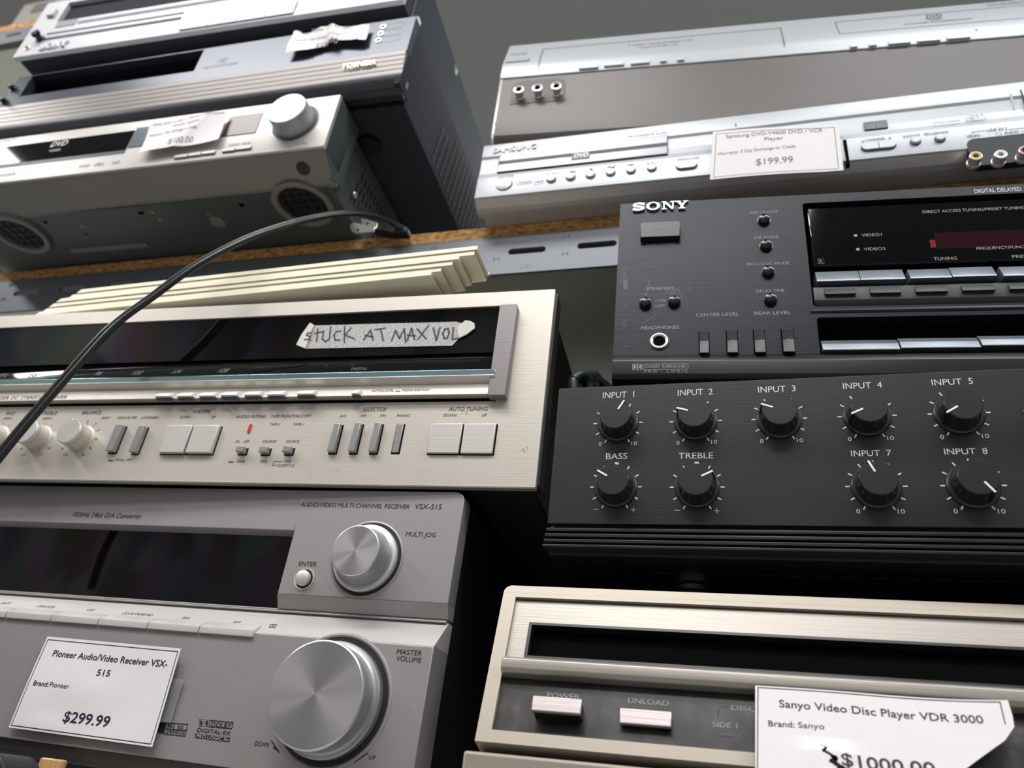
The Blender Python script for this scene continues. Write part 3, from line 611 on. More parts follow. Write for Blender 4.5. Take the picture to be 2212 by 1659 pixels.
for q in ([C8(590, 1300), C8(1195, 1283), C8(1225, 1398), C8(612, 1408)], [C8(1205, 1282), C8(1825, 1264), C8(1868, 1378), C8(1235, 1397)], [C8(1838, 1263), C8(2440, 1245), C8(2490, 1358), C8(1880, 1377)]):
    x0, x1, z0, z1 = fy.rect(q, HB); b = MB(); b.prof(fy, [(-.0105, z0), (HB + .0024, z0), (HB + .0024, z0 + .001), (HB + .001, z0 + (z1 - z0) * .55), (HB - .0022, z1), (-.0105, z1)], x0, x1, GUNMETAL, .0004); b.build('function_button', son)
b = MB(); zl = L(C8(1300, 1062))[1]; b.prof(fy, [(0, zl - .0018), (.0005, zl - .0014), (.0008, zl - .0002), (.0004, zl + .0014), (0, zl + .0018)], hx0 - .002, WS - .01, BLACK_BRUSH, .0003); b.build('trim_rail', son)
fz = fy.under(.0)
for x, dp in ((.06, .05), (.37, .05), (.06, .26), (.37, .26)):
    b = MB(); z_ = (fy.w(x, 0, -dp).z - fa.w(0, 0).z) - .0008; b.lathe(fy.under(.004), x, dp, [(0, 0), (.012, 0), (.012, z_ + .004), (0, z_ + .004)], BLACK_PL, 28); b.build('foot', son)

# ================================================================== paper price tags
def price_tag(label, fc, cor, h0, hf, texts, border=None, nu=36, nv=26, keep=None, tape=None, shape=None, name='price_tag', bw=.0004):
    q = [fc.P(p, h0) for p in cor]                              # TL TR BR BL
    def uv(u, v): return tuple((q[3][i] * (1 - u) + q[2][i] * u) * (1 - v) + (q[0][i] * (1 - u) + q[1][i] * u) * v for i in (0, 1))
    fx0, fx1 = min(p[0] for p in q), max(p[0] for p in q); fz0, fz1 = min(p[1] for p in q), max(p[1] for p in q); hn = hf
    hf = lambda x, z: hn((x - fx0) / (fx1 - fx0), (z - fz0) / (fz1 - fz0))
    d = Dev(name, label, 'price tag', fc, fc.w(*uv(.5, 0), h0), 'paper price tags')
    b = MB(); vs = []; top = {}; n = 0
    for side in (0, 1):
        for j in range(nv + 1):
            for i in range(nu + 1):
                u, v = i / nu, j / nv
                if shape: u, v = shape(u, v)
                x, z = uv(u, v); vs.append(fc.w(x, z, h0 + hf(x, z) - side * .00018))
    N = (nu + 1) * (nv + 1); fsx = []; ok = lambda i, j: 0 <= i < nu and 0 <= j < nv and (keep is None or keep((i + .5) / nu, (j + .5) / nv)); I = lambda i, j: j * (nu + 1) + i
    for j in range(nv):
        for i in range(nu):
            if not ok(i, j): continue
            a = [I(i, j), I(i + 1, j), I(i + 1, j + 1), I(i, j + 1)]; fsx.append(tuple(a)); fsx.append(tuple(k + N for k in a[::-1]))
            for (p, r, di, dj) in ((a[0], a[1], 0, -1), (a[1], a[2], 1, 0), (a[2], a[3], 0, 1), (a[3], a[0], -1, 0)):
                if not ok(i + di, j + dj): fsx.append((p, p + N, r + N, r))
    b.add(vs, fsx, PAPER)
    if border:
        m = border
        pts = [uv(*((shape(u, v)) if shape else (u, v))) for u, v in m]; b.line(fc, pts, bw, INK_NAVY, h0 + .0001, hf)
    for t, pa, pb, cap, m, bold in texts: b.text(fc, t, pa, pb, cap, m, h0, bold=bold, rot=True, hf=hf)
    o = b.build('paper', d, angle=60)
    if tape:
        b = MB(); x0, x1, z0, z1 = fc.rect(tape, h0 - .0012); b.box(fc, x0, x1, z0, z1, h0 - .0016, h0 - .0013, CLEAR_TAPE); b.build('tape_strip', d, None, 'clear sticky tape')
    return d

# ================================================================== champagne stereo receiver
fk = Face.front(at((1156, 1056), .385), 2.88, -.07); L = lambda p, h=0: fk.P(p, h)
zt = (L((1204, 624))[1] + L((0, 684))[1]) / 2; XL = -.475
rec = Dev('stereo_receiver', 'champagne stereo receiver with a taped note on its dark tuning window', 'receiver', fk, fk.w(-.22, 0, -.15))
b = MB(); b.box(fk, XL + .006, -.004, .004, zt - .004, -.29, -.016, mat('dark brown black steel', (26, 25, 24), .5), .001)
b.build('case', rec)
zr = L(C6(2130, 1106))[1]; zg1 = L((1052, 859))[1]; zg0 = L((1052, 867))[1]
xb0 = (L((1080, 658), .006)[0] + L((1052.7, 853.5), .006)[0]) / 2; xb1 = (L((1118.6, 655.5), .006)[0] + L((1090.6, 854), .006)[0]) / 2
b = MB(); b.panel(fk, XL, .0012, .0035, zt - .001, -.016, -.0036, [(XL + .01, xb0 + .004, zg0, zr)], mat('dark side bezel', (48, 44, 40), .35)); b.build('side_bezel', rec)
b = MB(); b.panel(fk, XL, 0, 0, zt, -.0035, 0, [(XL + .01, xb0 + .004, zg0, zr)], CREAM)
zlip = L((600, 1043))[1]; b.prof(fk, [(0, zlip + .0002), (.0012, zlip - .0004), (.0014, .0006), (.0006, 0), (-.003, 0), (-.003, zlip)], XL, 0, CREAM, .0002)
IB = INK_BROWN; SH = .18
for t, p, q, c in (('BASS', D1(50, 460), D1(122, 459), 7), ('DEFEAT', D1(25, 500), D1(103, 499), 5), ('TREBLE', D1(345, 458), D1(480, 458), 7), ('DEFEAT', D1(362, 500), D1(440, 499), 5), ('BALANCE', D1(698, 455), D1(855, 454), 7.4), ('RIGHT', D1(863, 495), D1(937, 495), 5),
                   ('HIGH FILTER', D1(995, 494), D1(1163, 493), 5.4), ('LOUDNESS', D1(1200, 494), D1(1348, 493), 5.4), ('VOLUME', D1(1637, 445), D1(1793, 444), 7.4), ('DOWN', D1(1532, 490), D1(1617, 490), 5.4), ('UP', D1(1800, 489), D1(1833, 489), 5.4),
                   ('AUDIO MUTING', D1(2012, 486), (572.9, 902.6), 6), ('TAPE MONITOR/COPY', D2(172, 484), D2(517, 482), 6.4), ('TAPE-2', D2(165, 550), D2(252, 550), 5.4), ('TAPE-1', D2(363, 549), D2(455, 549), 5.4), ('SELECTOR', D2(957, 430), D2(1160, 428), 8.4),
                   ('AUX', D2(762, 479), D2(820, 478), 5.4), ('AM', D2(937, 477), D2(985, 477), 5.4), ('FM', D2(1110, 477), D2(1153, 476), 5.4), ('PHONO', D2(1250, 476), D2(1362, 475), 5.4), ('AUTO TUNING', D2(1692, 426), D2(2025, 423), 8.4), ('DOWN', D2(1650, 474), D2(1757, 473), 6), ('UP', D2(1977, 473), D2(2017, 472), 6),
                   ('SOURCE', D2(105, 696), D2(218, 696), 5.4), ('SOURCE', D2(305, 696), D2(417, 696), 5.4), ('TAPE', D2(80, 868), D2(142, 867), 5.6), ('TAPE', D2(282, 867), D2(348, 867), 5.6), ('COPY1-2', D2(233, 903), D2(370, 902), 5.6), ('OFF', D1(2075, 697), D1(2122, 696), 5.4), ('-20dB', D1(2005, 866), D1(2085, 865), 5.6), ('ON', D1(977, 853), D1(1015, 853), 5), ('OFF', D1(1072, 853), D1(1118, 852), 5)):
    b.text(fk, t, p, q, c, IB, shear=SH)
b.line(fk, [L(p) for p in (D2(275, 857), D2(205, 857), D2(193, 890), D2(228, 890))], .0003, IB)
for x, y in ((1025, 853), (2010, 694)): b.line(fk, [L(p) for p in (D1(x, y), D1(x + 8, y), D1(x + 8, y - 14), D1(x + 28, y - 14), D1(x + 26, y), D1(x + 34, y))], .0003, IB)
for x, y in ((930, 850), (1955, 861)): b.line(fk, [L(D1(x, y)), L(D1(x + 32, y))], .0009, IB)
blob(b, fk, [(570, 1010), (720, 1030)], mat('brown stain', (168, 152, 128), .6), 26, (.0006, 60, 12), seed=3); blob(b, fk, [(1122, 975), (1140, 970)], mat('brown stain', (168, 152, 128), .6), 10, (.0008, 6, 2), seed=5); blob(b, fk, [(1000, 890), (1012, 893)], mat('brown stain', (168, 152, 128), .6), 12, (.0006, 3, 2), seed=6); blob(b, fk, [(300, 890), (1100, 1000)], INK_GREY, 30, (.0002, 120, 30), seed=9)
for c, labs in (((175, 948), [('0', 34, 205), ('2', 52, 160), ('4', 62, 115)]), ((83.5, 947), []), ((-8, 947), [])):
    x, z = L(c)
    for i in range(11):
        a = math.radians(-150 + 30 * i); b.line(fk, [(x + math.sin(a) * .0114, z + math.cos(a) * .0114), (x + math.sin(a) * .0122, z + math.cos(a) * .0122)], .0003, IB)
for t, p in (('0', D1(738, 523)), ('2', D1(806, 540)), ('4', D1(828, 596)), ('6', D1(811, 675)), ('8', D1(762, 753)), ('10', D1(690, 808)), ('10', D1(542, 808)), ('8', D1(522, 755)), ('-10', D1(170, 808)), ('+10', D1(320, 808)), ('+8', D1(397, 752)), ('-8', D1(160, 755))):
    b.text(fk, t, p, (p[0] + 3.6 * len(t), p[1]), 4.2, IB, shear=SH)
b.build('front_panel', rec)
# dark tuning window: clear pane over a black dial
zw0 = L(C6(2072, 1497))[1]; z8 = L((1056, 800), .006)[1]; z81 = L((1053, 811), .006)[1]; zs1 = L((1050, 828), .0025)[1]
b = MB(); b.box(fk, XL + .009, xb0 + .006, zg0 - .001, zr + .001, -.0145, -.012, BLACK_VOID)
b.prof(fk, [(-.012, z81 - .002), (.0056, z81), (.0056, z8), (-.0026, zw0 - .0004), (-.012, zw0 - .0004)], XL + .012, xb0 + .003, DARK_GLOSS, .0002)
sl = fk.slope(.0056, z8, -.0026, zw0 - .0004)
for t, p, q in (('88', D1(228, 137), D1(295, 134)), ('92', D1(480, 133), D1(540, 130)), ('96', D1(793, 125), D1(850, 122)), ('100', D1(1110, 120), D1(1192, 116)), ('104', D1(1455, 110), D1(1525, 107)), ('108', D1(1850, 100), D1(1930, 97)), ('FM MHz', D1(-100, 140), D1(45, 137))): b.text(sl, t, p, q, 8, mat('faint dial print', (84, 88, 90), .6), shear=.25)
b.text(sl, 'DIGITAL', D2(860, 80), D2(998, 76), 5.5, mat('faint dial print', (84, 88, 90), .6))
b.build('tuning_dial', rec)
b = MB(); b.box(fk, XL + .012, xb0 + .003, zw0, zr - .0004, -.0032, -.0012, DARK_GLOSS, .0003); b.build('window_pane', rec, None, 'smoked glass tuning window')
b = MB(); b.box(fk, XL + .012, xb0 + .003, z81, z8 + .0006, .0057, .0066, TEAL, .0002); b.build('pane_edge', rec, None, 'shimmering acrylic strip under the window')
b = MB(); b.prof(fk, [(-.010, zs1), (.0034, zs1), (.0040, zs1 + (z81 - zs1) * .35), (.0072, zs1 + (z81 - zs1) * .75), (.0074, z81), (-.010, z81)], XL + .012, xb0 + .003, CREAM, .0004)
b.prof(fk, [(-.010, zg1), (.0046, zg1), (.0046, zg1 + .0006), (.0036, zg1 + .0016), (.0032, zs1), (-.010, zs1)], XL + .012, xb0 + .003, CREAM, .0002)
b.box(fk, XL + .012, xb0 + .003, zg0, zg1, -.010, -.0006, BLACK_VOID)
st = fk.slope(.0036, zg1 + .0016, .0032, zs1)
for t, p, q, c in (('AUTO/LOCAL', D2(1037, 262), D2(1225, 259), 4.6), ('MONO/DISTANT', D2(1297, 258), D2(1530, 256), 4.6), ('FM MODE/TUNING LEVEL', D2(688, 309), D2(1095, 304), 4.4), ('MEMORY', D2(402, 309), D2(540, 306), 3.8), ('PRESET STATION', D1(1010, 334), D1(1210, 331), 3.8), ('QUARTZ SYNTHESIZER DC STEREO RECEIVER', (-106, 864.5), D1(562, 326), 7)):
    b.text(st, t, p, q, c, INK_BROWN, shear=SH)
b.line(st, [st.P(D2(1245, 257)), st.P(D2(1280, 257))], .0004, INK_BROWN)
b.build('control_strip', rec)
for x0, y0, x1, y1, v in ((1325, 250, 1450, 296, D1), (1512, 247, 1632, 294, D1), (1698, 243, 1822, 292, D1), (1885, 238, 2015, 288, D1), (2085, 236, 2213, 284, D1), (148, 232, 283, 282, D2), (402, 226, 540, 276, D2), (868, 222, 925, 272, D2)):
    hh = .0080; xa, xb, za, zb_ = fk.rect(R4(v, x0, y0, x1, y1), hh); b = MB(); b.prof(fk, [(.002, za - .0002), (hh, za), (hh - .0003, za + (zb_ - za) * .25), (hh - .0036, zb_), (.002, zb_)], xa, xb, mat('bright button metal', (236, 234, 230), .35, .2), .0002); b.box(fk, xa - .0003, xb + .0005, za - .0012, za + .0006, .003, .0058, mat('dark gap', (70, 74, 76), .6)); b.build('preset_button', rec)
b = MB(); zb0 = (L((1072, 854), .006)[1]); b.box(fk, xb0, xb1, zb0, L((1100, 657), .006)[1], -.001, .0062, BAR_GREY, .0005); b.build('end_bar', rec, None, 'grey metal end bar')
# turning knobs
for c, cap, nm in (((175, 948), D1(500, 566), 1), ((83.5, 947), D1(172, 590), 1), ((-8, 947), (-52, 925), 0)):
    x, z = L(c); hk = .0125; r = .0093
    b = MB(); b.lathe(fk, x, z, [(r * 1.06, -.001), (r * 1.06, .0002), (r * .98, .0006), (r * .97, hk - .0032), (r * .985, hk - .003)], CREAM, 56); b.lathe(fk, x, z, [(r * .985, hk - .0030), (r * .985, hk - .0007), (r * .92, hk), (0, hk)], CREAM_BTN, 56)
    b.lathe(fk, x, z, [(r * .98, hk - .0034), (r * .98, hk - .0030)], INK_GREY, 56)
    b.box(fk, x - .0007, x + .0007, z + r * .82, z + r * .99, hk - .001, hk + .0002, WHITE_PL); b.build('knob', rec)
def bar_btn(q, hh, m, nm='selector_button', dark=True):
    xa, xb, za, zb_ = fk.rect(q, hh); b = MB()
    b.box(fk, xa - .0006, xb + .0009, za - .0008, zb_ + .0004, -.0005, .00012, BLACK_VOID); b.box(fk, xa, xb, za, zb_, -.0005, hh, m, .00035); b.build(nm, rec)
for q in ([D1(982, 540), D1(1036, 540), D1(966, 768), D1(900, 757)], [D1(1180, 548), D1(1230, 548), D1(1150, 775), D1(1098, 768)]): bar_btn(q, .0040, STEEL_BTN)
for q, hh in (([D2(718, 530), D2(772, 530), D2(712, 768), D2(652, 768)], .0034), ([D2(895, 524), D2(950, 524), D2(885, 768), D2(828, 768)], .0034), ([D2(1062, 524), D2(1118, 524), D2(1062, 769), D2(1003, 769)], .0034), ([D2(1260, 537), D2(1312, 537), D2(1262, 778), D2(1204, 778)], .0009)): bar_btn(q, hh, STEEL_BTN)
for q, hh in (([D2(1552, 532), D2(1812, 532), D2(1778, 783), D2(1510, 780)], .0019), ([D2(1828, 532), D2(2096, 534), D2(2066, 784), D2(1796, 783)], .0019), ([D1(1428, 546), D1(1636, 546), D1(1566, 778), D1(1354, 777)], .0030), ([D1(1652, 546), D1(1866, 546), D1(1796, 779), D1(1582, 778)], .0030)): bar_btn(q, hh, CREAM_BTN, 'tuning_button')
for q in (R4(D2, 76, 724, 140, 774), R4(D2, 277, 720, 340, 772), R4(D1, 2012, 722, 2074, 770)): bar_btn(q, .0045, STEEL_BTN, 'push_button')
xa, xb, za, zb_ = fk.rect([D1(2125, 537), D1(2146, 537), D1(2133, 612), D1(2113, 606)], .0005); b = MB(); b.box(fk, xa, xb, za, zb_, -.0005, .0008, RED_LED, .0002); b.build('indicator_lamp', rec, None, 'small red lamp')
fp = Face.front(at((1003, 1081), .385), .95, -.66); PT = lambda w_: fp.w((w_ - fp.O).dot(fp.ex), fp.P((970, 1063))[1] - .0015).z
# masking tape note
HT = -.0006; T_ = lambda x, y: fk.P(C6(x, y), HT)
nt_ = Dev('tape_note', 'strip of masking tape with a hand written note on the champagne receiver window', 'note', fk, fk.w(*T_(1150, 1450), HT), )
b = MB(); b.prism(fk, [T_(*p) for p in ((545, 1278), (1000, 1264), (1500, 1252), (1760, 1245), (1830, 1262), (1858, 1300), (1800, 1370), (1724, 1449), (1200, 1458), (800, 1468), (478, 1474), (470, 1420))], HT - .0001, HT + .00012, TAPE)
LET = [[(580, 1308), (570, 1412)], [(556, 1345), (612, 1333)], [(628, 1325), (620, 1392), (645, 1416), (678, 1395), (690, 1290)], [(774, 1326), (738, 1330), (717, 1362), (727, 1400), (768, 1403)], [(808, 1288), (806, 1420)], [(862, 1300), (812, 1358), (888, 1390)],
       [(972, 1398), (1030, 1318), (1050, 1400)], [(985, 1362), (1048, 1374)], [(1072, 1312), (1152, 1300)], [(1115, 1306), (1138, 1404)], [(1210, 1406), (1242, 1322), (1276, 1388), (1318, 1308), (1330, 1418)], [(1345, 1402), (1380, 1302), (1405, 1396)], [(1345, 1360), (1412, 1366)], [(1428, 1308), (1504, 1390)], [(1524, 1278), (1435, 1394)],
       [(1565, 1298), (1592, 1402), (1622, 1296)], [(1690, 1302), (1662, 1310), (1646, 1350), (1660, 1390), (1684, 1384), (1700, 1340), (1690, 1302)], [(1736, 1298), (1728, 1396), (1778, 1388)]]
for s_ in LET: b.line(fk, [T_(*p) for p in s_], .0012, MARKER, HT + .00025)
b.build('tape', nt_)
for pts in ([(510, 1250), (548, 1272), (520, 1330), (490, 1420), (470, 1473), (392, 1440), (440, 1350)], [(1768, 1290), (1836, 1230), (1880, 1236), (1915, 1256), (1918, 1298), (1850, 1350), (1782, 1384), (1772, 1340)]):
    b = MB(); b.prism(fk, [fk.P(C6(*p), HT + .0012) for p in pts], HT + .0004, HT + .0012, TAPE_FOLD, .0003)
    if pts[0][0] < 600:
        for s_ in ([(524, 1338), (492, 1342), (484, 1358), (512, 1372), (506, 1392), (466, 1397)],): b.line(fk, [fk.P(C6(*p), HT + .0013) for p in s_], .0012, MARKER, HT + .0013)
    b.build('folded_end', nt_)
for x, dp in ((-.43, .05), (-.06, .05), (-.43, .25), (-.06, .25)):
    b = MB(); zz = fk.w(x, 0, -dp).z - PT(fk.w(x, 0, -dp)) - .0003; b.lathe(fk.under(.002), x, dp, [(0, 0), (.010, 0), (.010, zz + .002), (0, zz + .002)], BLACK_PL, 24); b.build('foot', rec)

# ================================================================== silver grey home theatre receiver
fp = Face.front(at((1003, 1081), .385), .95, -.66); HP = .010; L = lambda p, h=0: fp.P(p, h)
zt = L((970, 1063))[1]; XL = -.435
pio = Dev('home_theater_receiver', 'silver grey audio video receiver with a big volume knob, lowest in the left stack', 'receiver', fp, fp.w(-.21, L((0, 1630), .004)[1], -.15))
fq = Face(fp.w(0, 0, HP), fp.ex, fp.ez, fp.n)                     # plane of the lower panel
xd = (L((634, 1147))[0] + L((600, 1284))[0]) / 2; zUb = L(D6(1470, 430))[1]; zCb = L(D6(1488, 547), -.004)[1]
zdt = L((634, 1146))[1]; zd2 = L((632, 1158), -.005)[1]; zGr = L(D6(1488, 576), -.006)[1]; zLt = fp.P((940.7, 1397), HP)[1]; zLb = fp.P((0, 1592), HP)[1]; zB = fp.P((0, 1628), .006)[1]
b = MB(); b.box(fp, XL + .003, -.003, zB, zt - .0015, -.32, -.012, BLACK_CASE, .002); b.build('case', pio)
b = MB(); b.prism(fp, rrect(xd, 0, zUb, zt, .0055, 6, (0, 0, 1, 0)), -.012, 0, PIO, .0005, 2); b.box(fp, XL, xd + .0003, zdt, zt, -.012, 0, PIO, .0005)
b.prof(fp, [(-.012, zd2), (-.005, zd2), (0, zdt), (-.012, zdt)], XL, xd + .0003, PIO)
b.prof(fp, [(-.012, zCb), (-.0042, zCb), (0, zUb), (-.012, zUb)], xd, 0, PIO, .0002)
for t, p, q, c, sh in (('192kHz 24bit D/A Converter', D1(615, 1328), D1(1200, 1344), 10, .2), ('AUDIO/VIDEO MULTI-CHANNEL RECEIVER', D2(425, 1243), D2(1358, 1257), 8.8, .15), ('VSX-515', D2(1400, 1262), D2(1630, 1266), 11, .1), ('MULTI JOG', D2(1327, 1496), D2(1582, 1501), 9.6, .08), ('ENTER', D6(362, 147), D6(495, 151), 9.6, 0)): b.text(fp, t, p, q, c, INK, shear=sh)
b.build('upper_panel', pio)
b = MB(); b.box(fp, XL, xd + .0002, zCb - .001, zd2 + .002, -.013, -.0062, DARK_GLOSS); b.build('display_window', pio, None, 'black display glass')
b = MB()
for i, (za, zb_) in enumerate(((zGr - .0004, zGr + (zCb - zGr) * .40), (zGr + (zCb - zGr) * .52, zCb + .0003))): b.box(fp, XL, -.0008, za, zb_, -.012, -.0036 - .0014 * i, PIO, .0004)
b.build('trim_rail', pio)
b = MB(); b.prof(fp, [(-.012, zLt), (HP, zLt), (HP - .0006, zLt + .0004), (-.006, zGr), (-.012, zGr)], XL, 0, PIO_LIGHT, .0003); lg = fp.slope(HP, zLt, -.006, zGr)  # ledge in a paler silver that paints in the overhead light
for t, p, q in (('SAT', D5(-5, 431), D5(60, 434)), ('DVR/VCR', D5(268, 456), D5(395, 462)), ('CD', D5(642, 482), D5(688, 485)), ('CD-R/TAPE/MD', D5(903, 507), D5(1127, 522)), ('FM', D5(1353, 543), D5(1400, 546)), ('AM', D5(1732, 571), D5(1780, 575))): b.text(lg, t, p, q, 4.6, INK_BROWN, shear=.2)
pts = [lg.P(D5(*p)) for p in ((2022, 583), (2066, 585), (2052, 608), (2010, 605), (2022, 583))]; b.line(lg, pts, .0004, INK_BROWN); b.text(lg, 'R', D5(2024, 602), D5(2045, 604), 4.5, INK_BROWN)
b.build('ledge', pio)
# input buttons along the ledge
ux = [D5(-240, 432), D5(140, 460), D5(467, 487), D5(812, 516), D5(1172, 545), D5(1550, 573), D5(1955, 602)]; t0 = sum(lg.P(u)[1] for u in ux) / len(ux) / math.hypot(HP + .006, zGr - zLt)
for i in range(6):
    xa = lg.P(ux[i])[0] + .0003; xb = lg.P(ux[i + 1])[0] - .0003; hA = HP + (-.006 - HP) * t0; zA = zLt + (zGr - zLt) * t0; b = MB(); k = .0008
    zbt = fp.P(D5(1905, 680), HP + .001)[1]
    b.prof(fp, [(HP - .004, zbt), (HP + .0016, zbt), (HP + .0016, zLt + .0012), (hA + k * .6, zA + k * .6), (hA - .003, zA - .002)], xa, xb, PIO_LIGHT, .0003); b.build('input_button', pio)
b = MB(); b.box(fp, XL, 0, zLb, zLt, -.012, HP, PIO, .0005); b.prof(fp, [(-.012, zB), (.0045, zB), (.006, zB + .002), (.0085, zLb), (-.012, zLb)], XL, -.001, mat('dark grey base plastic', (74, 70, 66), .5), .0004)
for t, p, q, c in (('MASTER', D6(1093, 808), D6(1281, 815), 11), ('VOLUME', D6(1088, 859), D6(1276, 866), 11), ('DOWN', D6(32, 1492), D6(138, 1499), 10.5), ('UP', D6(885, 1592), D6(935, 1595), 9.6)): b.text(fq, t, p, q, c, INK, shear=.05)
for a, e in ((D6(160, 1452), D6(220, 1538)), (D6(880, 1543), D6(780, 1612))):
    A_, E_ = fq.P(a), fq.P(e); b.line(fq, [A_, E_], .0005, INK); dx, dz = E_[0] - A_[0], E_[1] - A_[1]; l = math.hypot(dx, dz); dx /= l; dz /= l
    b.add([fq.w(E_[0], E_[1], .0002), fq.w(E_[0] - dx * .0045 + dz * .0014, E_[1] - dz * .0045 - dx * .0014, .0002), fq.w(E_[0] - dx * .0045, E_[1] - dz * .0045, .0002)], [(0, 1, 2)], INK)
Q = lambda x, y: fq.P(D5(x, y))
dd(b, Q, 1488, 1560, 1294, 1346, fq, INK, 0); b.line(fq, [Q(*p) for p in ((1570, 1300), (1742, 1316), (1730, 1362), (1562, 1348), (1570, 1300))], .0004, INK)
b.text(fq, 'DOLBY', D5(1576, 1346), D5(1724, 1358), 10, INK, bold=.03, rot=True); b.text(fq, 'DIGITAL·EX', D5(1470, 1386), D5(1720, 1414), 9, INK, bold=.02, rot=True)
b.add([fq.w(*Q(*p), .00015) for p in ((1460, 1398), (1718, 1430), (1712, 1462), (1457, 1430))], [(0, 1, 2, 3)], INK); b.text(fq, 'PRO LOGIC IIx', D5(1466, 1427), D5(1706, 1456), 7, PIO_LIGHT, .0002, bold=.02, rot=True)
b.line(fq, [Q(*p) for p in ((1240, 1318), (1402, 1330), (1382, 1418), (1226, 1402), (1240, 1318))], .0004, INK); b.line(fq, [Q(1304, 1322), Q(1288, 1408)], .0004, INK); b.line(fq, [Q(1232, 1362), Q(1392, 1376)], .0004, INK)
b.add([fq.w(*Q(*p), .00015) for p in ((1195, 1318), (1236, 1318), (1222, 1400), (1180, 1392))], [(0, 1, 2, 3)], INK)
for t, p, q, c in (('96', (1247, 1354), (1287, 1357), 8), ('ES', (1325, 1361), (1366, 1364), 7), ('24', (1237, 1394), (1279, 1397), 8), ('NEO:6', (1294, 1397), (1376, 1408), 8)): b.text(fq, t, D5(*p), D5(*q), c, INK, bold=.02)
b.line(fq, [Q(1930, 1070), Q(1880, 1225)], .0002, PIO_LIGHT)
b.build('lower_panel', pio)
def spun_knob(dev, fc, cb, rr, cap, rcap, flange, name):         # base point, dish radius, cap centre, cap radius (pixels)
    x, z = fc.P(cb); R1 = fc.P((cb[0] + rr, cb[1]))[0] - x
    b = MB(); b.lathe(fc, x, z, [(R1, 0), (R1 * .99, .0006), (R1 * .965, .0008), (R1 * .935, -.0001), (R1 * .90, .0001)], PIO, 80); b.lathe(fc, x, z, [(R1 * .935, .0001), (R1 * .3, .0001)], mat('dark knob well', (30, 30, 32), .5), 80); b.build('knob_dish', dev)
    return x, z, R1
x, z, R1 = spun_knob(pio, fq, (716.5, 1511), 131, None, None, None, '')
hk = .0185; k = .765
b = MB(); b.lathe(fq, x, z, [(R1 * .85, .0003), (R1 * .85, .0042), (R1 * .835, .0050), (R1 * .80, .0054)], SPUN_SIDE, 96); b.lathe(fq, x, z, [(R1 * .80, .0054), (R1 * .765, .0062), (R1 * (k + .012), hk - .0012)], SPUN_SIDE, 96)
kb = b.build('volume_knob', pio); b = MB(); b.lathe(fq, x, z, [(R1 * (k + .012), hk - .0012), (R1 * (k + .004), hk - .0003), (R1 * (k - .014), hk)], RIM, 96); b.lathe(fq, x, z, [(R1 * (k - .014), hk), (R1 * .4, hk - .0001), (0, hk - .0002)], SPUN, 96); b.build('knob_face', pio, kb, 'turned metal face')
x, z, R1 = spun_knob(pio, fp, (792, 1207), 79, None, None, None, '')
hk = .0160; k = .61
b = MB(); b.lathe(fp, x, z, [(R1 * .86, .0003), (R1 * .86, .0030), (R1 * .84, .0038), (R1 * .78, .0042)], PIO_LIGHT, 80); b.lathe(fp, x, z, [(R1 * .78, .0042), (R1 * .72, .0048), (R1 * (k + .03), hk - .0008)], SPUN_SIDE, 80)
kb = b.build('jog_knob', pio); b = MB(); b.lathe(fp, x, z, [(R1 * (k + .03), hk - .0008), (R1 * (k + .02), hk - .0002), (R1 * k, hk)], RIM, 80); b.lathe(fp, x, z, [(R1 * k, hk), (R1 * .3, hk - .0001), (0, hk - .0002)], SPUN, 80); b.build('knob_face', pio, kb, 'turned metal face')
x, z = L(D6(405, 243)); k = .0050; b = MB(); b.lathe(fp, x, z, [(k * 1.3, 0), (k * 1.28, .0004), (k * 1.15, .0003), (k * 1.05, -.0002)], PIO_LIGHT, 40); b.lathe(fp, x, z, [(k * 1.05, .0001), (k * .8, .0001)], BLACK_VOID, 40); b.lathe(fp, x, z, [(k * .9, -.001), (k * .9, .0022), (k * .82, .0030), (k * .5, .0036), (0, .0038)], PIO_LIGHT, 40); b.build('enter_button', pio)
shelf_z = ZC - .0125
for x, dp in ((-.39, .05), (-.05, .05), (-.39, .27), (-.05, .27)):
    b = MB(); zz = fp.w(x, zB, -dp).z - shelf_z - .0004; b.lathe(fp.under(zB + .002), x, dp, [(0, 0), (.014, 0), (.014, zz + .002), (0, zz + .002)], BLACK_PL, 28); b.build('foot', pio)
def hf1(s, t): return .0004 * math.sin(s * 5 + 1) * math.sin(t * 4) + .0006 * math.exp(-((s - .45) ** 2 + (t - .45) ** 2) * 18) + .0016 * max(0, s - .7) ** 2 * 8 + .0006 * math.exp(-((s - .25) ** 2 * 40 + (t - .05) ** 2 * 60))
price_tag('white price tag reading $299.99 on the silver grey receiver with the big knob', fq, [D5(352, 672), D5(1360, 766), D5(1146, 1500), D5(64, 1352)], .0030, hf1,
          [('Pioneer Audio/Video Receiver VSX-', D5(390, 820), D5(1250, 905), 13.6, INK_NAVY, .03), ('515', D5(720, 965), D5(818, 972), 13.6, INK_NAVY, .03), ('Brand:', D5(250, 1038), D5(362, 1050), 11, INK_NAVY, .025), ('Pioneer', D5(372, 1050), D5(517, 1066), 11, INK_NAVY, .0), ('$299.99', D5(468, 1308), D5(805, 1350), 23, INK_NAVY, .035)],
          [(.015, .025), (.985, .025), (.985, .965), (.015, .965), (.015, .025)], tape=[D5(1270, 985), D5(1345, 990), D5(1300, 1320), D5(1225, 1315)])

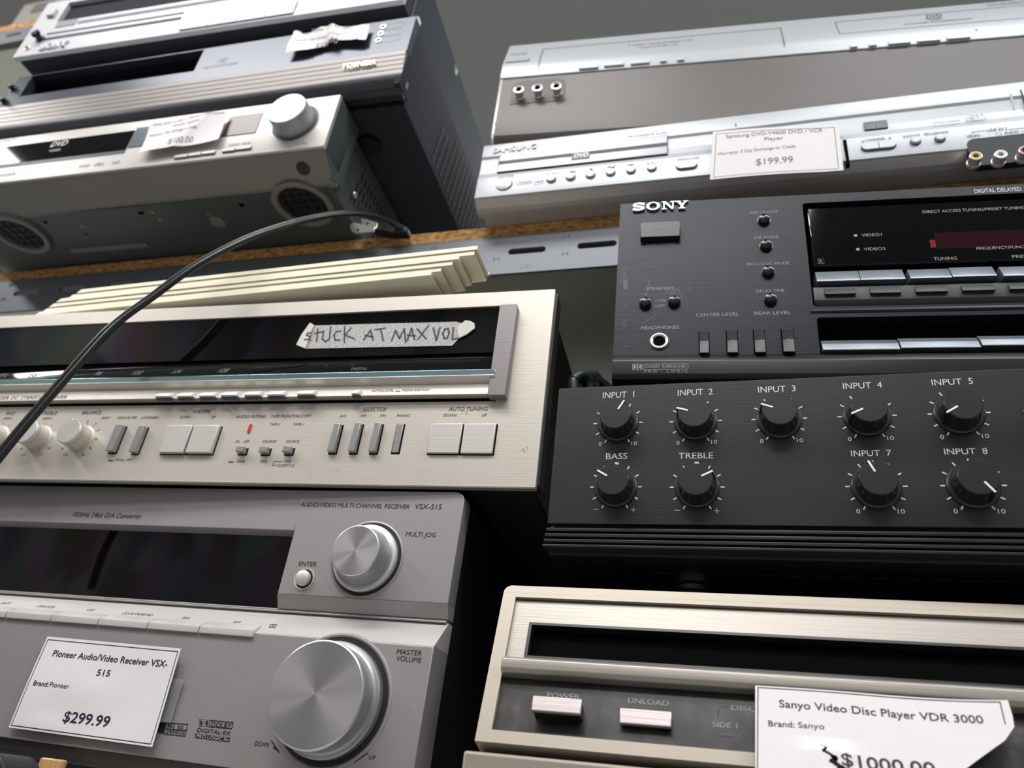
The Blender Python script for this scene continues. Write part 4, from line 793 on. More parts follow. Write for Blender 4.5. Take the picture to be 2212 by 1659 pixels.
# ================================================================== champagne video disc player
fv = Face.front(at((1090, 1264), .385), 2.33, .4, 17); fv0 = Face.front(at((1090, 1264), .385), 2.33, .4, 0); L = lambda p, h=0: fv.P(p, h)
zb = L((1024.8, 1600))[1]; WV = .44; x0v = (L((1089, 1276))[0] + L((1025, 1600))[0]) / 2
san = Dev('video_disc_player', 'champagne gold video disc player with two square push buttons, lowest at the right', 'player', fv0, Vector((fv.w(WV / 2, zb).x, .52, shelf_z)))
zlow = -(fv0.w(0, 0).z - shelf_z) + .0006
b = MB(); b.prof(fv0, [(-.016, -.003), (.004, zb * .93), (.004, zlow + .006), (-.30, zlow + .006), (-.30, -.003)], x0v + .004, x0v + WV - .004, BLACK_CASE, .001); b.build('case', san)
xi = (L((1111.6, 1291))[0] + L((1064, 1576))[0]) / 2; zi1 = L((1112, 1289))[1]; zi0 = L((1064, 1576))[1]
b = MB(); fr = WV + x0v
outer = rrect(x0v, fr, zb, 0, .0042, 6, (0, 0, 1, 1))
b.panel(fv, x0v, fr, zb, -.0042, -.012, 0, [(xi, fr - .03, zi0, zi1)], GOLD); b.prism(fv, rrect(x0v, fr, -.0044, 0, .0042, 6, (0, 0, 1, 1)), -.012, 0, GOLD) if zi1 < -.0044 else None
b.build('front_frame', san)
zl1 = L((1091, 1421))[1]; zl0 = L((1090, 1449), .003)[1]; zs1 = L((1142, 1340))[1]; zs0 = L((1132, 1420))[1]; xs = (L((1142, 1344), -.0015)[0] + L((1132, 1420), -.0015)[0]) / 2
b = MB(); b.panel(fv, xi, fr - .03, zl1 - .0002, zi1 - .0006, -.012, -.0022, [(xs, fr - .075, zs0 + .0006, zs1)], GOLD_BRUSH); b.build('loading_door', san)
b = MB(); b.prof(fv, [(-.012, zl0 - .0004), (.0022, zl0 - .0004), (.0040, zl0 + .0012), (.0046, zl1 - .0022), (.0030, zl1 - .0006), (-.0006, zl1), (-.012, zl1)], xi, fr - .03, GOLD_BRUSH, .0006, 3); b.build('door_lip', san)
zs1a, zs0a = zs1, zs0 + .0006
b = MB(); b.panel(fv, xs, fr - .075, zs0a, zs1a, -.008, -.0016, [(xs + .0016, fr - .0766, zs0a + .0014, zs1a - .0014)], BLACK_SATIN); b.box(fv, xs, fr - .075, zs0a, zs1a, -.0115, -.007, BLACK_VOID); b.build('disc_slot', san)
zk1 = zl0 - .0006
b = MB(); b.box(fv, xi, fr - .03, zi0, zk1, -.012, -.0030, DUSTY)
for t, p, q, c in (('POWER', D7(695, 1132), D7(943, 1144), 11), ('UNLOAD', D7(1300, 1172), D7(1605, 1191), 11), ('DISC', D7(2072, 1226), (1634, 1537), 10.5), ('SIDE 1', D7(1930, 1350), D7(2120, 1361), 11)): b.text(fv, t, p, q, c, DIM_INK, -.0030, bold=.02)
b.line(fv, [fv.P(D7(*p), -.003) for p in ((2058, 1204), (1992, 1200), (1976, 1215), (1972, 1274))], .0006, DIM_INK, -.003)
xa, xb, za, zb_ = fv.rect(R4(D7, 1982, 1402, 2085, 1418), -.003); b.box(fv, xa, xb, za, zb_, -.0032, -.0028, CORD_GREY)
b.build('control_panel', san)
for q, hh, nm in (([D7(592, 1117), D7(960, 1136), D7(945, 1252), D7(578, 1224)], .0062, 'power_button'), ([D7(1245, 1208), D7(1630, 1230), D7(1622, 1345), D7(1233, 1322)], .0012, 'unload_button')):
    xa, xb, za, zb_ = fv.rect(q, hh); b = MB(); b.box(fv, xa + .0004, xb - .0004, za + .0006, zb_ - .0003, -.0032, hh - .0022, BLACK_SATIN); kb = b.build(nm, san)
    b = MB(); b.box(fv, xa, xb, za, zb_, hh - .0024, hh, mat('brushed button cap', (176, 168, 168), .38, .6, brush=.12), .0004); b.build('button_cap', san, kb, 'brushed metal cap')
zb1 = fv0.P((1021, 1622), .028)[1]
b = MB(); b.box(fv0, x0v - .0035, x0v + WV + .003, zlow, zb1, -.29, .028, GOLD, .0014); b.build('base', san)
fvt = fv; T8 = D8
def hf2(s, t): return .006 * max(0, s - .5) ** 2 * 3 + .0008 * math.sin(s * 5) + .003 * math.exp(-((s - .30) / .09) ** 2) * max(0, min(1, (.66 - t) / .1))
def curl(u, v):
    k = [(0, .62), (.30, .70), (.56, .885), (.70, .985), (.80, 1.02), (.88, 1.015), (1, 1.0)]
    for (a, p), (c, q) in zip(k, k[1:]):
        if v <= c + 1e-9: return u * (p + (q - p) * (v - a) / (c - a)), v
    return u, v
def tear(u, v): return not (abs(u - .27 - (.62 - v) * .9 - .012 * math.sin(v * 90)) < .055 * max(0, min(1, (.60 - v) * 3.2)) and v < .60)
price_tag('large curling white price tag with a torn hole, stuck on the gold video disc player', fv, [D8(205, 1040), D8(2075, 1180), D8(2120, 2250), D8(205, 2180)], .0055, hf2,
          [('Sanyo Video Disc Player VDR 3000', D8(385, 1205), D8(1905, 1340), 15.5, INK_NAVY, .02), ('Brand:', D8(305, 1346), D8(500, 1358), 12, INK_NAVY, .02), ('Sanyo', D8(527, 1360), D8(722, 1373), 12, INK_NAVY, 0), ('$1000.00', D8(850, 1655), D8(1560, 1712), 26, INK_NAVY, .03)],
          [(.012, .012), (.012, .985), (.97, .985), (.97, .82)], nu=150, nv=120, keep=tear, shape=curl)

# ================================================================== ivory plastic channels on top of the stereo receiver
def channel(X0, X1, Da, Db, za, zb, label, lip=.0034, dep=.030, t=.0009):
    a = Vector((X0, Da, ZC + za)); e = Vector((X1, Db, ZC + zb)); b = MB()
    sec = [(0, 0), (0, lip), (-t, lip), (-t, t), (-dep + t, t), (-dep + t, lip), (-dep, lip), (-dep, 0)]
    d = (e - a).normalized()
    b.sweep([a, a + d * .004, e], sec, IVORY)
    k = len(sec)                                                # rounded left end
    for i, (u, v) in enumerate(sec): b.v[i] = b.v[i] + d * (.0035 if v > t * 1.5 else 0)
    o = b.build('plastic_channel', None); return tag(o, label, 'plastic channel', 'ivory plastic channels on the receiver')
names = ['lowest of the front ivory plastic channels, shortest at its right end', 'second ivory plastic channel from the bottom of the front pile', 'third ivory plastic channel from the bottom of the front pile', 'fourth ivory plastic channel from the bottom of the front pile', 'ivory plastic channel just under the topmost one of the pile', 'topmost ivory plastic channel of the pile, reaching furthest right']
xr_ = [-.1985, -.1925, -.1845, -.1800, -.1700, -.1680]; xl_ = [-.5330, -.5285, -.5230, -.5170, -.5080, -.5010]
for i in range(6): channel(xl_[i], xr_[i], .3665 + .0006 * ((i * 2) % 3), .3745 + .0008 * ((i * 2) % 3), .3014 + i * .0039, .3125 + i * .0039, names[i], .0031)
for X0, X1, Da, Db, z0, z1, lb in ((-.36, -.176, .398, .4005, .3010, .3010, 'ivory channel lying flat on the receiver behind the pile, mostly hidden'), (-.30, -.166, .4065, .409, .3050, .3052, 'ivory channel under the pile with its open end showing above the receiver rim'), (-.22, -.1555, .4125, .4148, .3091, .3093, 'rearmost ivory channel, its open end standing right of the pile')):
    channel(X0, X1, Da, Db, z0, z1, lb)

# ================================================================== silver combination player with price tag (lower of the upper right pair)
fg = Face.front(at((1023, 445), .435), 1.47); L = lambda p, h=0: fg.P(p, h); WG = .43
ssg = Dev('combination_player', 'silver disc and cassette player carrying a $199.99 tag, on the upper shelf', 'player', fg, fg.w(WG / 2, -.004, -.14))
ztp = L((1041, 315))[1]; z2 = L((1037.5, 342))[1]; zm = L((1031, 372))[1]; zb = L((1021, 432))[1]
b = MB(); b.box(fg, .004, WG - .004, .0006, ztp - .002, -.30, -.014, SILVER_WARM, .001); b.build('case', ssg)
b = MB(); b.prof(fg, [(-.015, ztp), (-.0008, ztp), (.0004, ztp - .0012), (.0006, z2), (-.0006, z2 - .0022), (-.0012, zm + .004), (-.0004, zm - .003), (.0010, zm - .009), (.0014, zb + .0006), (.0006, zb), (-.015, zb)], 0, WG, SILVER_LT, .0002)
b.prof(fg, [(-.015, zb), (.0002, zb), (-.006, .0016), (-.010, 0), (-.015, 0)], .0004, WG, SILVER_WARM, .0002)
HF = .0014
for t, p, q, c, m in (('PROGRESSIVE SCAN', C3(1170, 1100), C3(1475, 1066), 5.5, INK_GREY),):
    b.text(fg, t, p, q, c, m, .0007)
for t, p, q, c in (('POWER', C3(150, 1418), C3(258, 1403), 4), ('I/O', C3(128, 1420), C3(145, 1418), 4), ('TO VIEW', C3(508, 1396), C3(620, 1376), 4), ('REC', C3(1345, 1305), C3(1398, 1297), 4), ('OPEN/CLOSE', C3(1550, 1283), C3(1735, 1258), 4.6), ('CHANNEL', C4(955, 1127), C4(1115, 1110), 5.5), ('DVD/VCR', C4(1255, 1096), C4(1388, 1082), 5), ('PROGRESSIVE', C4(1420, 1078), C4(1612, 1060), 5.2), ('DVD-V4600', C4(1493, 992), C4(1703, 969), 5), ('LINE IN 2', C4(1925, 1050), C4(2080, 1033), 6), ('VIDEO', C4(1757, 1098), C4(1867, 1088), 6), ('AUDIO', C4(2060, 1071), C4(2175, 1057), 6), ('Hi-Fi', C4(1815, 938), C4(1898, 926), 6)):
    b.text(fg, t, p, q, c, INK_GREY if t in ('TO VIEW', 'REC', 'POWER', 'I/O', 'OPEN/CLOSE', 'DVD-V4600') else INK_BROWN, HF)
LF = lambda p: fg.P(p, HF)
for pts in ([(918, 1118), (930, 1135), (942, 1115)], [(1130, 1110), (1143, 1092), (1157, 1107)], [(1803, 1062), (1800, 1050), (1915, 1038)], [(2092, 1030), (2200, 1018), (2205, 1026)], [(1800, 960), (1755, 962), (1748, 948), (1775, 920), (1800, 918), (1808, 960)], [(1815, 945), (1908, 935), (1908, 950), (1815, 962), (1815, 945)], [(1770, 948), (1792, 928), (1790, 955)], [(1772, 945), (1798, 942)]): b.line(fg, [LF(C4(*p)) for p in pts], .00035, INK_BROWN, HF)
for cx, cy in ((2012, 1066), (2216, 1050)):
    x, z = LF(C4(cx, cy)); b.line(fg, [(x + u * .0016, z + v * .0016) for u, v in ringpts(14)], .0002, INK_BROWN, HF)
for pts in ([(700, 1370), (722, 1362), (722, 1372), (745, 1365)], [(866, 1350), (880, 1348), (880, 1342), (866, 1344)], [(1005, 1330), (1025, 1325), (1050, 1335), (1065, 1315)], [(1168, 1310), (1190, 1312), (1212, 1305)], [(1322, 1302), (1332, 1298)]): b.line(fg, [LF(C3(*p)) for p in pts], .0009, INK_GREY, HF)
for x0, x1 in ((282, 400), (418, 492)):
    b.line(fg, [LF(C3(*p)) for p in ((x0, 1450), (x1, 1436), (x1 - 2, 1460), (x0, 1474), (x0, 1450))], .0003, INK_GREY, HF)
b.text(fg, 'DOLBY', C3(300, 1466), C3(396, 1453), 3.6, INK_GREY, HF); b.text(fg, 'dts', C3(430, 1458), C3(486, 1448), 4, INK_GREY, HF)
b.build('front_panel', ssg)
b = MB(); b.text(fg, 'SAMSUNG', C3(90, 1222), C3(436, 1184), 9.5, SILVER_WARM, .0006, bold=.03, raise_=.0009); b.build('emblem', ssg, None, 'raised silver letters')
# disc tray door, cassette door, logos, buttons
x0, x1, z0, z1 = fg.rect([C3(150, 1246), C3(1480, 1086), C3(1478, 1236), C3(135, 1380)], -.0004); b = MB(); b.box(fg, x0 - .0005, x1 + .0005, z0 - .0005, z1 + .0005, -.004, .0010, mat('dark gap', (70, 74, 76), .6)); b.prof(fg, [(-.002, z0), (.0015, z0), (.0009, (z0 + z1) * .5), (.0013, z1), (-.002, z1)], x0, x1, SILVER_LT, .0003)
td = b.build('disc_tray_door', ssg); x0, x1, z0, z1 = fg.rect([C3(720, 1220), C3(862, 1206), C3(862, 1260), C3(718, 1275)], .0014); b = MB(); b.box(fg, x0, x1, z0, z1, .0008, .0017, mat('dark teal badge', (44, 56, 58), .4)); b.text(fg, 'DVD', C3(735, 1258), C3(848, 1243), 8, SILVER, .0017, bold=.03, shear=.2); b.build('disc_badge', ssg, td)
xa = L(C3(2020, 1000))[0]; xb = L(C4(2200, 760))[0]; xt = L((1824, 300), .0014)[0]; zd = L(C4(1500, 830))[1]; zg = L(C4(300, 1090), .0012)[1]; zg2 = L((1824, 355), .0014)[1]
zdl = [L(C4(x, y))[1] for x, y in ((0, 955), (1000, 868), (2180, 740))]; zd = sum(zdl) / 3
b = MB(); b.box(fg, xa, xb, zd - .0016, zd, -.002, .0003, mat('dark gap', (70, 74, 76), .6)); b.box(fg, xb - .0006, xb, zd - .02, zd, -.003, .0012, mat('dark gap', (70, 74, 76), .6)); b.box(fg, xa, xa + .001, zd - .004, zd, -.002, .0006, mat('dark gap', (70, 74, 76), .6))
b.box(fg, xt - .0011, xt + .0011, zg2 - .001, L((1818, 303), .0014)[1], -.002, .0018, BLACK_VOID); b.prof(fg, [(-.004, zd - .024), (-.0016, zd - .022), (.0012, zd - .003), (-.004, zd - .003)], xb - .008, xb - .0066, SILVER_LT, .0003)
cd_ = b.build('cassette_door', ssg); x0, x1, z0, z1 = fg.rect([C4(932, 980), C4(1118, 962), C4(1128, 1020), C4(942, 1040)], -.0005); b = MB(); b.box(fg, x0, x1, z0, z1, -.004, .0004, mat('slate badge', (84, 88, 100), .4)); b.text(fg, 'VHS', C4(955, 1030), C4(1100, 1016), 9, mat('badge letters', (140, 136, 138), .5), .0004, bold=.03); b.build('cassette_badge', ssg, cd_)
def rbtn(dev, fc, p, rp, h, m, nm='button', ring=1.25, n=32):
    x, z = fc.P(p); r = fc.P((p[0] + rp, p[1]))[0] - x; b = MB()
    b.lathe(fc, x, z, [(r * ring, HF), (r * ring * .98, HF + .0002), (r * 1.02, HF + .00015), (r, HF + .00015)], mat('dark gap', (70, 74, 76), .6), n); b.lathe(fc, x, z, [(r, HF), (r, HF + h * .75), (r * .82, HF + h), (0, HF + h * 1.06)], m, n); return b.build(nm, dev)
rbtn(ssg, fg, C3(183, 1476), 16.5, .0012, SILVER_LT, 'power_button', 1.06)
for p in ((557, 1436), (712, 1419), (870, 1403), (1030, 1384), (1192, 1367), (1358, 1349)): rbtn(ssg, fg, C3(*p), 9.6, .0018, SILVER_LT, 'button', 1.12)
for p in ((1345, 1140), (1540, 1118)): rbtn(ssg, fg, C4(*p), 10.5, .0022, SILVER_LT, 'button', 1.22)
for nm, a, e, sp in (('open_button', C3(1552, 1330), C3(1716, 1308), 0), ('channel_button', C4(918, 1175), C4(1190, 1152), 1)):
    xa, za = fg.P(a, HF); xb, zb_ = fg.P(e, HF); zc = (za + zb_) / 2; r = .0036; halves = [(xa, xb, (1, 1, 1, 1))] if not sp else [(xa, (xa + xb) / 2 - .0002, (1, 0, 0, 1)), ((xa + xb) / 2 + .0002, xb, (0, 1, 1, 0))]
    for x0, x1, cr in halves:
        b = MB(); b.prism(fg, rrect(x0 - .0005, x1 + .0005, zc - r - .0006, zc + r + .0003, r * .98, 6, cr), HF - .0004, HF + .0001, mat('dark gap', (70, 74, 76), .6)); b.prism(fg, rrect(x0, x1, zc - r, zc + r, r * .95, 6, cr), HF - .0003, HF + .0018, SILVER_LT, .0005); b.build(nm, ssg)
# sockets
x0, z1 = L(C4(1745, 1105), HF); x1 = x0 + .060; z0 = L(C4(1800, 1325), HF)[1]
b = MB(); b.prism(fg, rrect(x0, x1, z0, z1 - .001, .0055, 6), -.004, HF + .0002, mat('painted socket recess shade', (20, 21, 24), .6)); sw = b.build('socket_panel', ssg)  # flat dark panel, its colour standing in for a shaded recess
for p, m in ((C4(1822, 1262), YELLOW), (C4(2020, 1250), WHITE_J), (C4(2214, 1218), RED_J)):
    x, z = L(p, HF + .006); b = MB(); r = .0040; b.lathe(fg, x, z, [(r * 1.1, HF), (r * 1.1, HF + .002), (r, HF + .002), (r, HF + .0085), (r * .9, HF + .0088), (r * .82, HF + .0088)], CHROME, 32); b.lathe(fg, x, z, [(r * .82, HF + .0088), (r * .45, HF + .0086), (r * .4, HF + .004), (0, HF + .004)], m, 32); b.build('socket', ssg, sw)
for x, dp in ((.05, .045), (.38, .045), (.05, .25), (.38, .25)):
    b = MB(); zz = fg.w(x, 0, -dp).z - fs.O.z - .0004; b.lathe(fg.under(.002), x, dp, [(0, 0), (.012, 0), (.012, zz + .002), (0, zz + .002)], BLACK_PL, 24); b.build('foot', ssg)
hf3 = lambda s, t: .0016 * math.sin(s * PI) + .0012 * max(0, s - .75) ** 2 * 16
price_tag('white $199.99 price tag stuck on the silver combination player, upper right shelf', fg, [(1540, 285), (1811, 271), (1822, 370), (1533.5, 388)], .0048, hf3,
          [('Samsung DVD-V4600 DVD / VCR', (1568, 300.5), (1777, 287), 7.4, INK_GREY, .01), ('Player', (1651, 307.5), (1692, 304.5), 7, INK_GREY, .01), ('Warranty: 3 Day Exchange or Credit', (1550, 337), (1719, 322), 6.5, INK_GREY, 0), ('$199.99', (1633, 360), (1713, 353.5), 13, INK_GREY, .01)],
          [(.03, .04), (.965, .04), (.965, .94), (.03, .94), (.03, .04)], bw=.00035)

# ================================================================== silver twin deck on top of it
fr_ = Face.front(at((1058, 305), .435), 5.51, .15); L = lambda p, h=0: fr_.P(p, h)
WR = .48
rdv = Dev('combination_player', 'silver twin deck with a sloping top edge and shade-darkened taupe front, topmost on the right', 'player', fr_, fr_.w(.21, -.001, -.14))
zA = L((1066, 142))[1]; zT = L((1076, 103), -.013)[1]; zB1 = L((1066.6, 154.5))[1]; zB2 = L((1067, 163), -.004)[1]; zB3 = L((1068, 172))[1]
b = MB(); b.box(fr_, .004, WR - .004, .004, zT - .002, -.30, -.016, mat('silver grey steel', (150, 152, 152), .45, .5), .001); b.build('case', rdv)
b = MB(); b.prof(fr_, [(-.018, zT + .0004), (-.0145, zT + .0004), (-.0125, zT), (0, zA), (0, zB1), (-.004, zB1), (-.004, zB2), (.0004, zB2), (.0008, zB3 + .0006), (.0004, zB3), (-.018, zB3)], 0, WR, SILVER_LT)
sp = fr_.slope(0, zA, -.0125, zT)
for t, p, q, c in (('DOUBLEFEATURE', C4(1925, 52), C4(2330, 14), 5), ('ADVANCED PROGRESSIVE SCAN', C4(1262, 204), C4(1798, 152), 3.6), ('4 VIDEO HEAD STEREO HI-FI', C3(1165, 372), C3(1680, 324), 3.4), ('VIDEO SYSTEM VHS', C3(1250, 388), C3(1570, 358), 3.2), ('POWER', C3(235, 445), C3(365, 432), 3.4)): b.text(sp, t, p, q, c, INK_GREY, bold=.02)
b.text(sp, 'DVD', C4(1435, 146), C4(1560, 134), 6.5, INK, bold=.04, shear=.2); b.line(sp, [sp.P(C4(1430, 152)), sp.P(C4(1562, 142))], .0008, INK); b.text(sp, 'VIDEO', C4(1450, 165), C4(1555, 155), 2.2, INK)
x, z = L(C4(1833, 242)); b.lathe(fr_, x, z, [(.0011, .0002), (0, .0002)], INK, 16)
b.build('top_fascia', rdv)
DG = mat('dark gap', (70, 74, 76), .6)
b = MB()
xl = sp.P(C3(490, 400))[0]; xr = sp.P((1692, 85))[0]
zs = sp.P(C3(495, 388))[1]; zs_ = sp.P((1690, 62))[1]; zq = (zs + zs_) / 2; zz = L((1250, 140))[1]
b.line(sp, [(xl, -.002), (xl, zq), (xr, zq), (xr, -.002)], .0007, DG, .0005)
b.line(fr_, [(xl, zA), (xl, zB1)], .0007, DG, .0003); b.line(fr_, [(xr, zA), (xr, zB1)], .0010, DG, .0003); b.build('cassette_door', rdv, None, 'cassette flap outline')
b = MB(); q = [sp.P(C4(710, 176)), sp.P(C4(738, 266)), sp.P(C4(2212, 150)), sp.P(C4(2212, 45))]; xd0 = (q[0][0] + q[1][0]) / 2; xd1 = .45; z1d = (q[0][1] + q[3][1]) / 2; z0d = (q[1][1] + q[2][1]) / 2
b.line(sp, [(xd1, z0d), (xd0, z0d), (xd0, z1d), (xd1, z1d)], .0006, DG, .0003); b.build('disc_tray_door', rdv, None, 'disc tray outline')
b = MB(); b.prof(fr_, [(-.018, zB3), (-.0004, zB3), (-.0010, .022), (-.0016, .008), (-.005, .0014), (-.010, 0), (-.018, 0)], .0015, WR - .0015, TAUPE, .0004); b.prof(fr_, [(-.018, zB3 + .001), (0, zB3), (-.0012, .012), (-.002, .006), (-.004, .001), (-.018, .001)], 0, .0022, SILVER, .0003); b.build('front_panel', rdv)  # dark front colour carries the shade of facing away from the lamps
for q in ([C3(775, 528), C3(930, 512), C3(933, 535), C3(778, 550)], [C3(975, 506), C3(1135, 488), C3(1137, 512), C3(977, 530)], [C3(1185, 490), C3(1340, 472), C3(1342, 496), C3(1187, 514)], [C3(1420, 472), C3(1475, 466), C3(1477, 486), C3(1422, 492)], [C3(1557, 462), C3(1615, 456), C3(1617, 476), C3(1559, 482)], [C4(825, 354), C4(885, 348), C4(888, 372), C4(828, 378)], [C4(976, 342), C4(1038, 336), C4(1041, 360), C4(979, 366)], [C4(1130, 330), C4(1308, 316), C4(1311, 338), C4(1133, 354)], [C4(1362, 312), C4(1545, 296), C4(1548, 320), C4(1365, 334)], [C4(1595, 290), C4(1785, 276), C4(1788, 298), C4(1598, 314)]):
    x0, x1, z0, z1 = fr_.rect(q, .0022); b = MB(); b.box(fr_, x0, x1, z0, z1, -.004, .0026, SILVER, .0005); b.build('button', rdv)
q = [C3(195, 478), C3(385, 458), C3(383, 476), C3(190, 500)]; x0, x1, z0, z1 = sp.rect(q, .0008); b = MB(); b.box(sp, x0, x1, z0, z1, -.0004, .0014, SILVER_LT, .0005); b.build('power_button', rdv)
x0, x1, z0, z1 = fr_.rect([C3(240, 650), C3(660, 612), C3(675, 795), C3(232, 828)]); b = MB(); b.prism(fr_, rrect(x0, x1, z0, z1, .009, 7, (0, 0, 1, 1)), -.004, -.0003, mat('dark taupe well', (74, 71, 70), .5)); sw = b.build('socket_panel', rdv)
for p in ((298, 718), (446, 704), (597, 690)):
    x, z = L(C3(*p), .0065); b = MB(); r = .0043; b.lathe(fr_, x, z, [(r * 1.05, -.0004), (r * .9, .0004), (r * .88, .0062), (r * 1.08, .0066), (r * 1.08, .0076), (r * .8, .0078), (r * .62, .0072)], CHROME, 32); b.lathe(fr_, x, z, [(r * .62, .0072), (r * .55, .002), (0, .002)], BLACK_VOID, 32); b.build('socket', rdv, sw)
for x, dp in ((.05, .06), (.38, .06), (.05, .25), (.38, .25)):
    b = MB(); zz = max(.0008, fr_.w(x, 0, -dp).z - fg.w(0, ztp).z - .0004); b.lathe(fr_.under(.003), x, dp, [(0, 0), (.010, 0), (.010, zz + .003), (0, zz + .003)], BLACK_PL, 24); b.build('foot', rdv)

# ================================================================== silver home cinema player overhanging the upper shelf
fd = Face.front(at((697, 322), .365), 2.09, -.27); L = lambda p, h=0: fd.P(p, h); WD = -.43
dav = Dev('home_cinema_player', 'silver disc changer with a round knob, lowest of the three players stacked at upper left', 'player', fd, fd.w(WD / 2, -.012, -.16))
ztd = (L((740, 201))[1] + L((0, 301))[1]) / 2; zsb = L((697, 315))[1]; zU = -.0085
b = MB(); b.box(fd, WD + .006, -.006, zU, ztd - .002, -.33, -.030, GREY_STEEL, .0012); cs = b.build('case', dav)
b = MB(); b.prof(fd, [(-.004, ztd), (-.0012, ztd), (0, ztd - .001), (0, zsb), (-.0008, zsb - .0008), (-.004, zsb - .0008)], WD, 0, SILVER_WARM, .0004); b.box(fd, WD + .0004, -.0004, zsb - .0008, ztd - .0006, -.0305, -.004, GREY_STEEL)
for t, p, q, c, m in (('SONY', C1(-40, 1232), C1(138, 1194), 6, INK_GREY), ('5 DISC DVD CHANGER', C1(-420, 1560), C1(132, 1490), 5.6, INK_GREY), ('dts', C1(800, 1422), C1(880, 1410), 8, INK_GREY), ('DOLBY', C1(672, 1436), C1(765, 1420), 5, INK_GREY), ('SACD', C1(950, 1405), C1(1015, 1395), 5.5, INK_GREY), ('VOLUME', C2(375, 1238), C2(485, 1226), 3.6, INK_GREY), ('DISC SKIP', C1(1950, 1252), C1(2140, 1226), 4, INK_GREY)): b.text(fd, t, p, q, c, m, bold=.02)
b.build('front_panel', dav)
b = MB(); b.prof(fd, [(-.03, zsb - .0008), (-.0012, zsb - .0008), (-.004, zsb - .003), (-.028, zU), (-.034, zU), (-.034, zsb - .0008)], WD + .001, -.001, GREY_UNDER, .0004)
lf = fd.slope(-.028, zU, -.004, zsb - .003); b.build('lower_fascia', dav, None, 'grey lower fascia')
x, z = lf.P(C2(455, 1436)); b = MB(); b.lathe(lf, x, z, [(.0072, .0001), (.0064, .0003), (.0058, .0002)], GREY_UNDER, 32, 1.0); b.lathe(lf, x, z, [(.0064, .00025), (0, .00025)], mat('painted socket recess shade', (20, 21, 24), .6), 32); b.build('headphone_jack', dav)
# display windows
for nm, q, m in (('disc_window', [C1(-330, 1310), C1(1145, 1110), C1(1085, 1272), C1(-400, 1462)], DARK_GLOSS), ('eject_button', [C1(1162, 1096), C1(1290, 1080), C1(1240, 1242), C1(1100, 1262)], mat('teal grey glossy plastic', (96, 108, 112), .2)), ('display_window', [C1(1950, 1000), C2(118, 962), C2(40, 1130), C1(1905, 1168)], mat('display with painted reflection', (70, 44, 40), .3, spec=.4))):  # reddish colour of the display window stands in for a pinkish reflection
    x0, x1, z0, z1 = fd.rect(q, .0002); b = MB(); b.box(fd, x0, x1, z0, z1, -.002, .0006, m)
    if nm == 'disc_window':
        b.text(fd, 'DVD', C1(425, 1255), C1(560, 1240), 10, WHITE_INK, .0006, bold=.03, shear=.25); b.line(fd, [fd.P(C1(415, 1278), .0006), fd.P(C1(520, 1264), .0006)], .0007, WHITE_INK, .0006); b.text(fd, 'VIDEO', C1(413, 1300), C1(513, 1284), 4, WHITE_INK, .0006)
        b.prof(fd, [(-.002, z0 - .0042), (.0002, z0 - .0042), (.0006, z0 - .0004), (-.002, z0 - .0004)], x0, x1 + .0, NAVY_BLACK)
    b.build(nm, dav)
for q in ([C1(1487, 1328), C1(1596, 1314), C1(1598, 1334), C1(1490, 1350)], [C1(1604, 1312), C1(1712, 1298), C1(1715, 1318), C1(1607, 1334)], [C1(1722, 1296), C1(1832, 1282), C1(1835, 1302), C1(1725, 1318)], [C1(1895, 1274), C1(2005, 1260), C1(2008, 1280), C1(1898, 1296)], [C1(2015, 1258), C1(2138, 1242), C1(2140, 1264), C1(2018, 1278)]):
    x0, x1, z0, z1 = fd.rect(q, .0012); b = MB(); b.box(fd, x0 - .0004, x1 + .0004, z0 - .0008, z1, -.0006, .0001, BLACK_VOID); b.box(fd, x0, x1, z0, z1, -.0006, .0016, SILVER_WARM, .0004); b.build('button', dav)
x, z = L(C2(388, 1052)); r1 = fd.P((C2(388, 1052)[0] + 50, C2(388, 1052)[1]))[0] - x
b = MB(); b.lathe(fd, x, z, [(r1, 0), (r1 * .98, .0004), (r1 * .94, .0002)], SILVER_WARM, 56); b.lathe(fd, x, z, [(r1 * .93, .0001), (0, .0001)], mat('dark gap', (70, 74, 76), .6), 56); b.lathe(fd, x, z, [(r1 * .80, 0), (r1 * .78, .008), (r1 * .77, .0150)], SPUN_SIDE, 64)
kb = b.build('volume_knob', dav); b = MB(); b.lathe(fd, x, z, [(r1 * .77, .0150), (r1 * .76, .0157), (r1 * .74, .0160), (0, .0160)], SILVER_LT, 64); b.build('knob_face', dav, kb)
# right cheek, side vents and screw
sd = fd.side(-.0055)
b = MB(); pr = [(0, ztd), (0, zsb), (-.004, zsb - .003), (-.028, zU)]; b.prism(fd, [(-.006, ztd - .0006), (-.0004, ztd - .0006), (-.0004, zU + .003), (-.006, zU + .0005)], -.040, -.029, GREY_STEEL, .0006); b.prism(fd.side(-.004), [(.0012, zsb), (.0012, ztd - .001), (.03, ztd - .001), (.03, zU + .0006), (.026, zU + .0006)], 0, .0036, GREY_STEEL, .0004); b.build('side_cheek', dav)
b = MB()
for r in range(3):
    for i in range(10): xx = .062 + i * .0072 + r * .004; b.box(sd, xx, xx + .0022, .006 + r * .014, .0165 + r * .014, 0, .0006, CHARCOAL)
b.build('side_vents', dav)
x, z = sd.P((765, 421)); b = MB(); b.lathe(sd, x, z, [(.0032, 0), (.0032, .0012), (.0024, .002), (0, .002)], CHROME, 20); b.build('screw', dav)
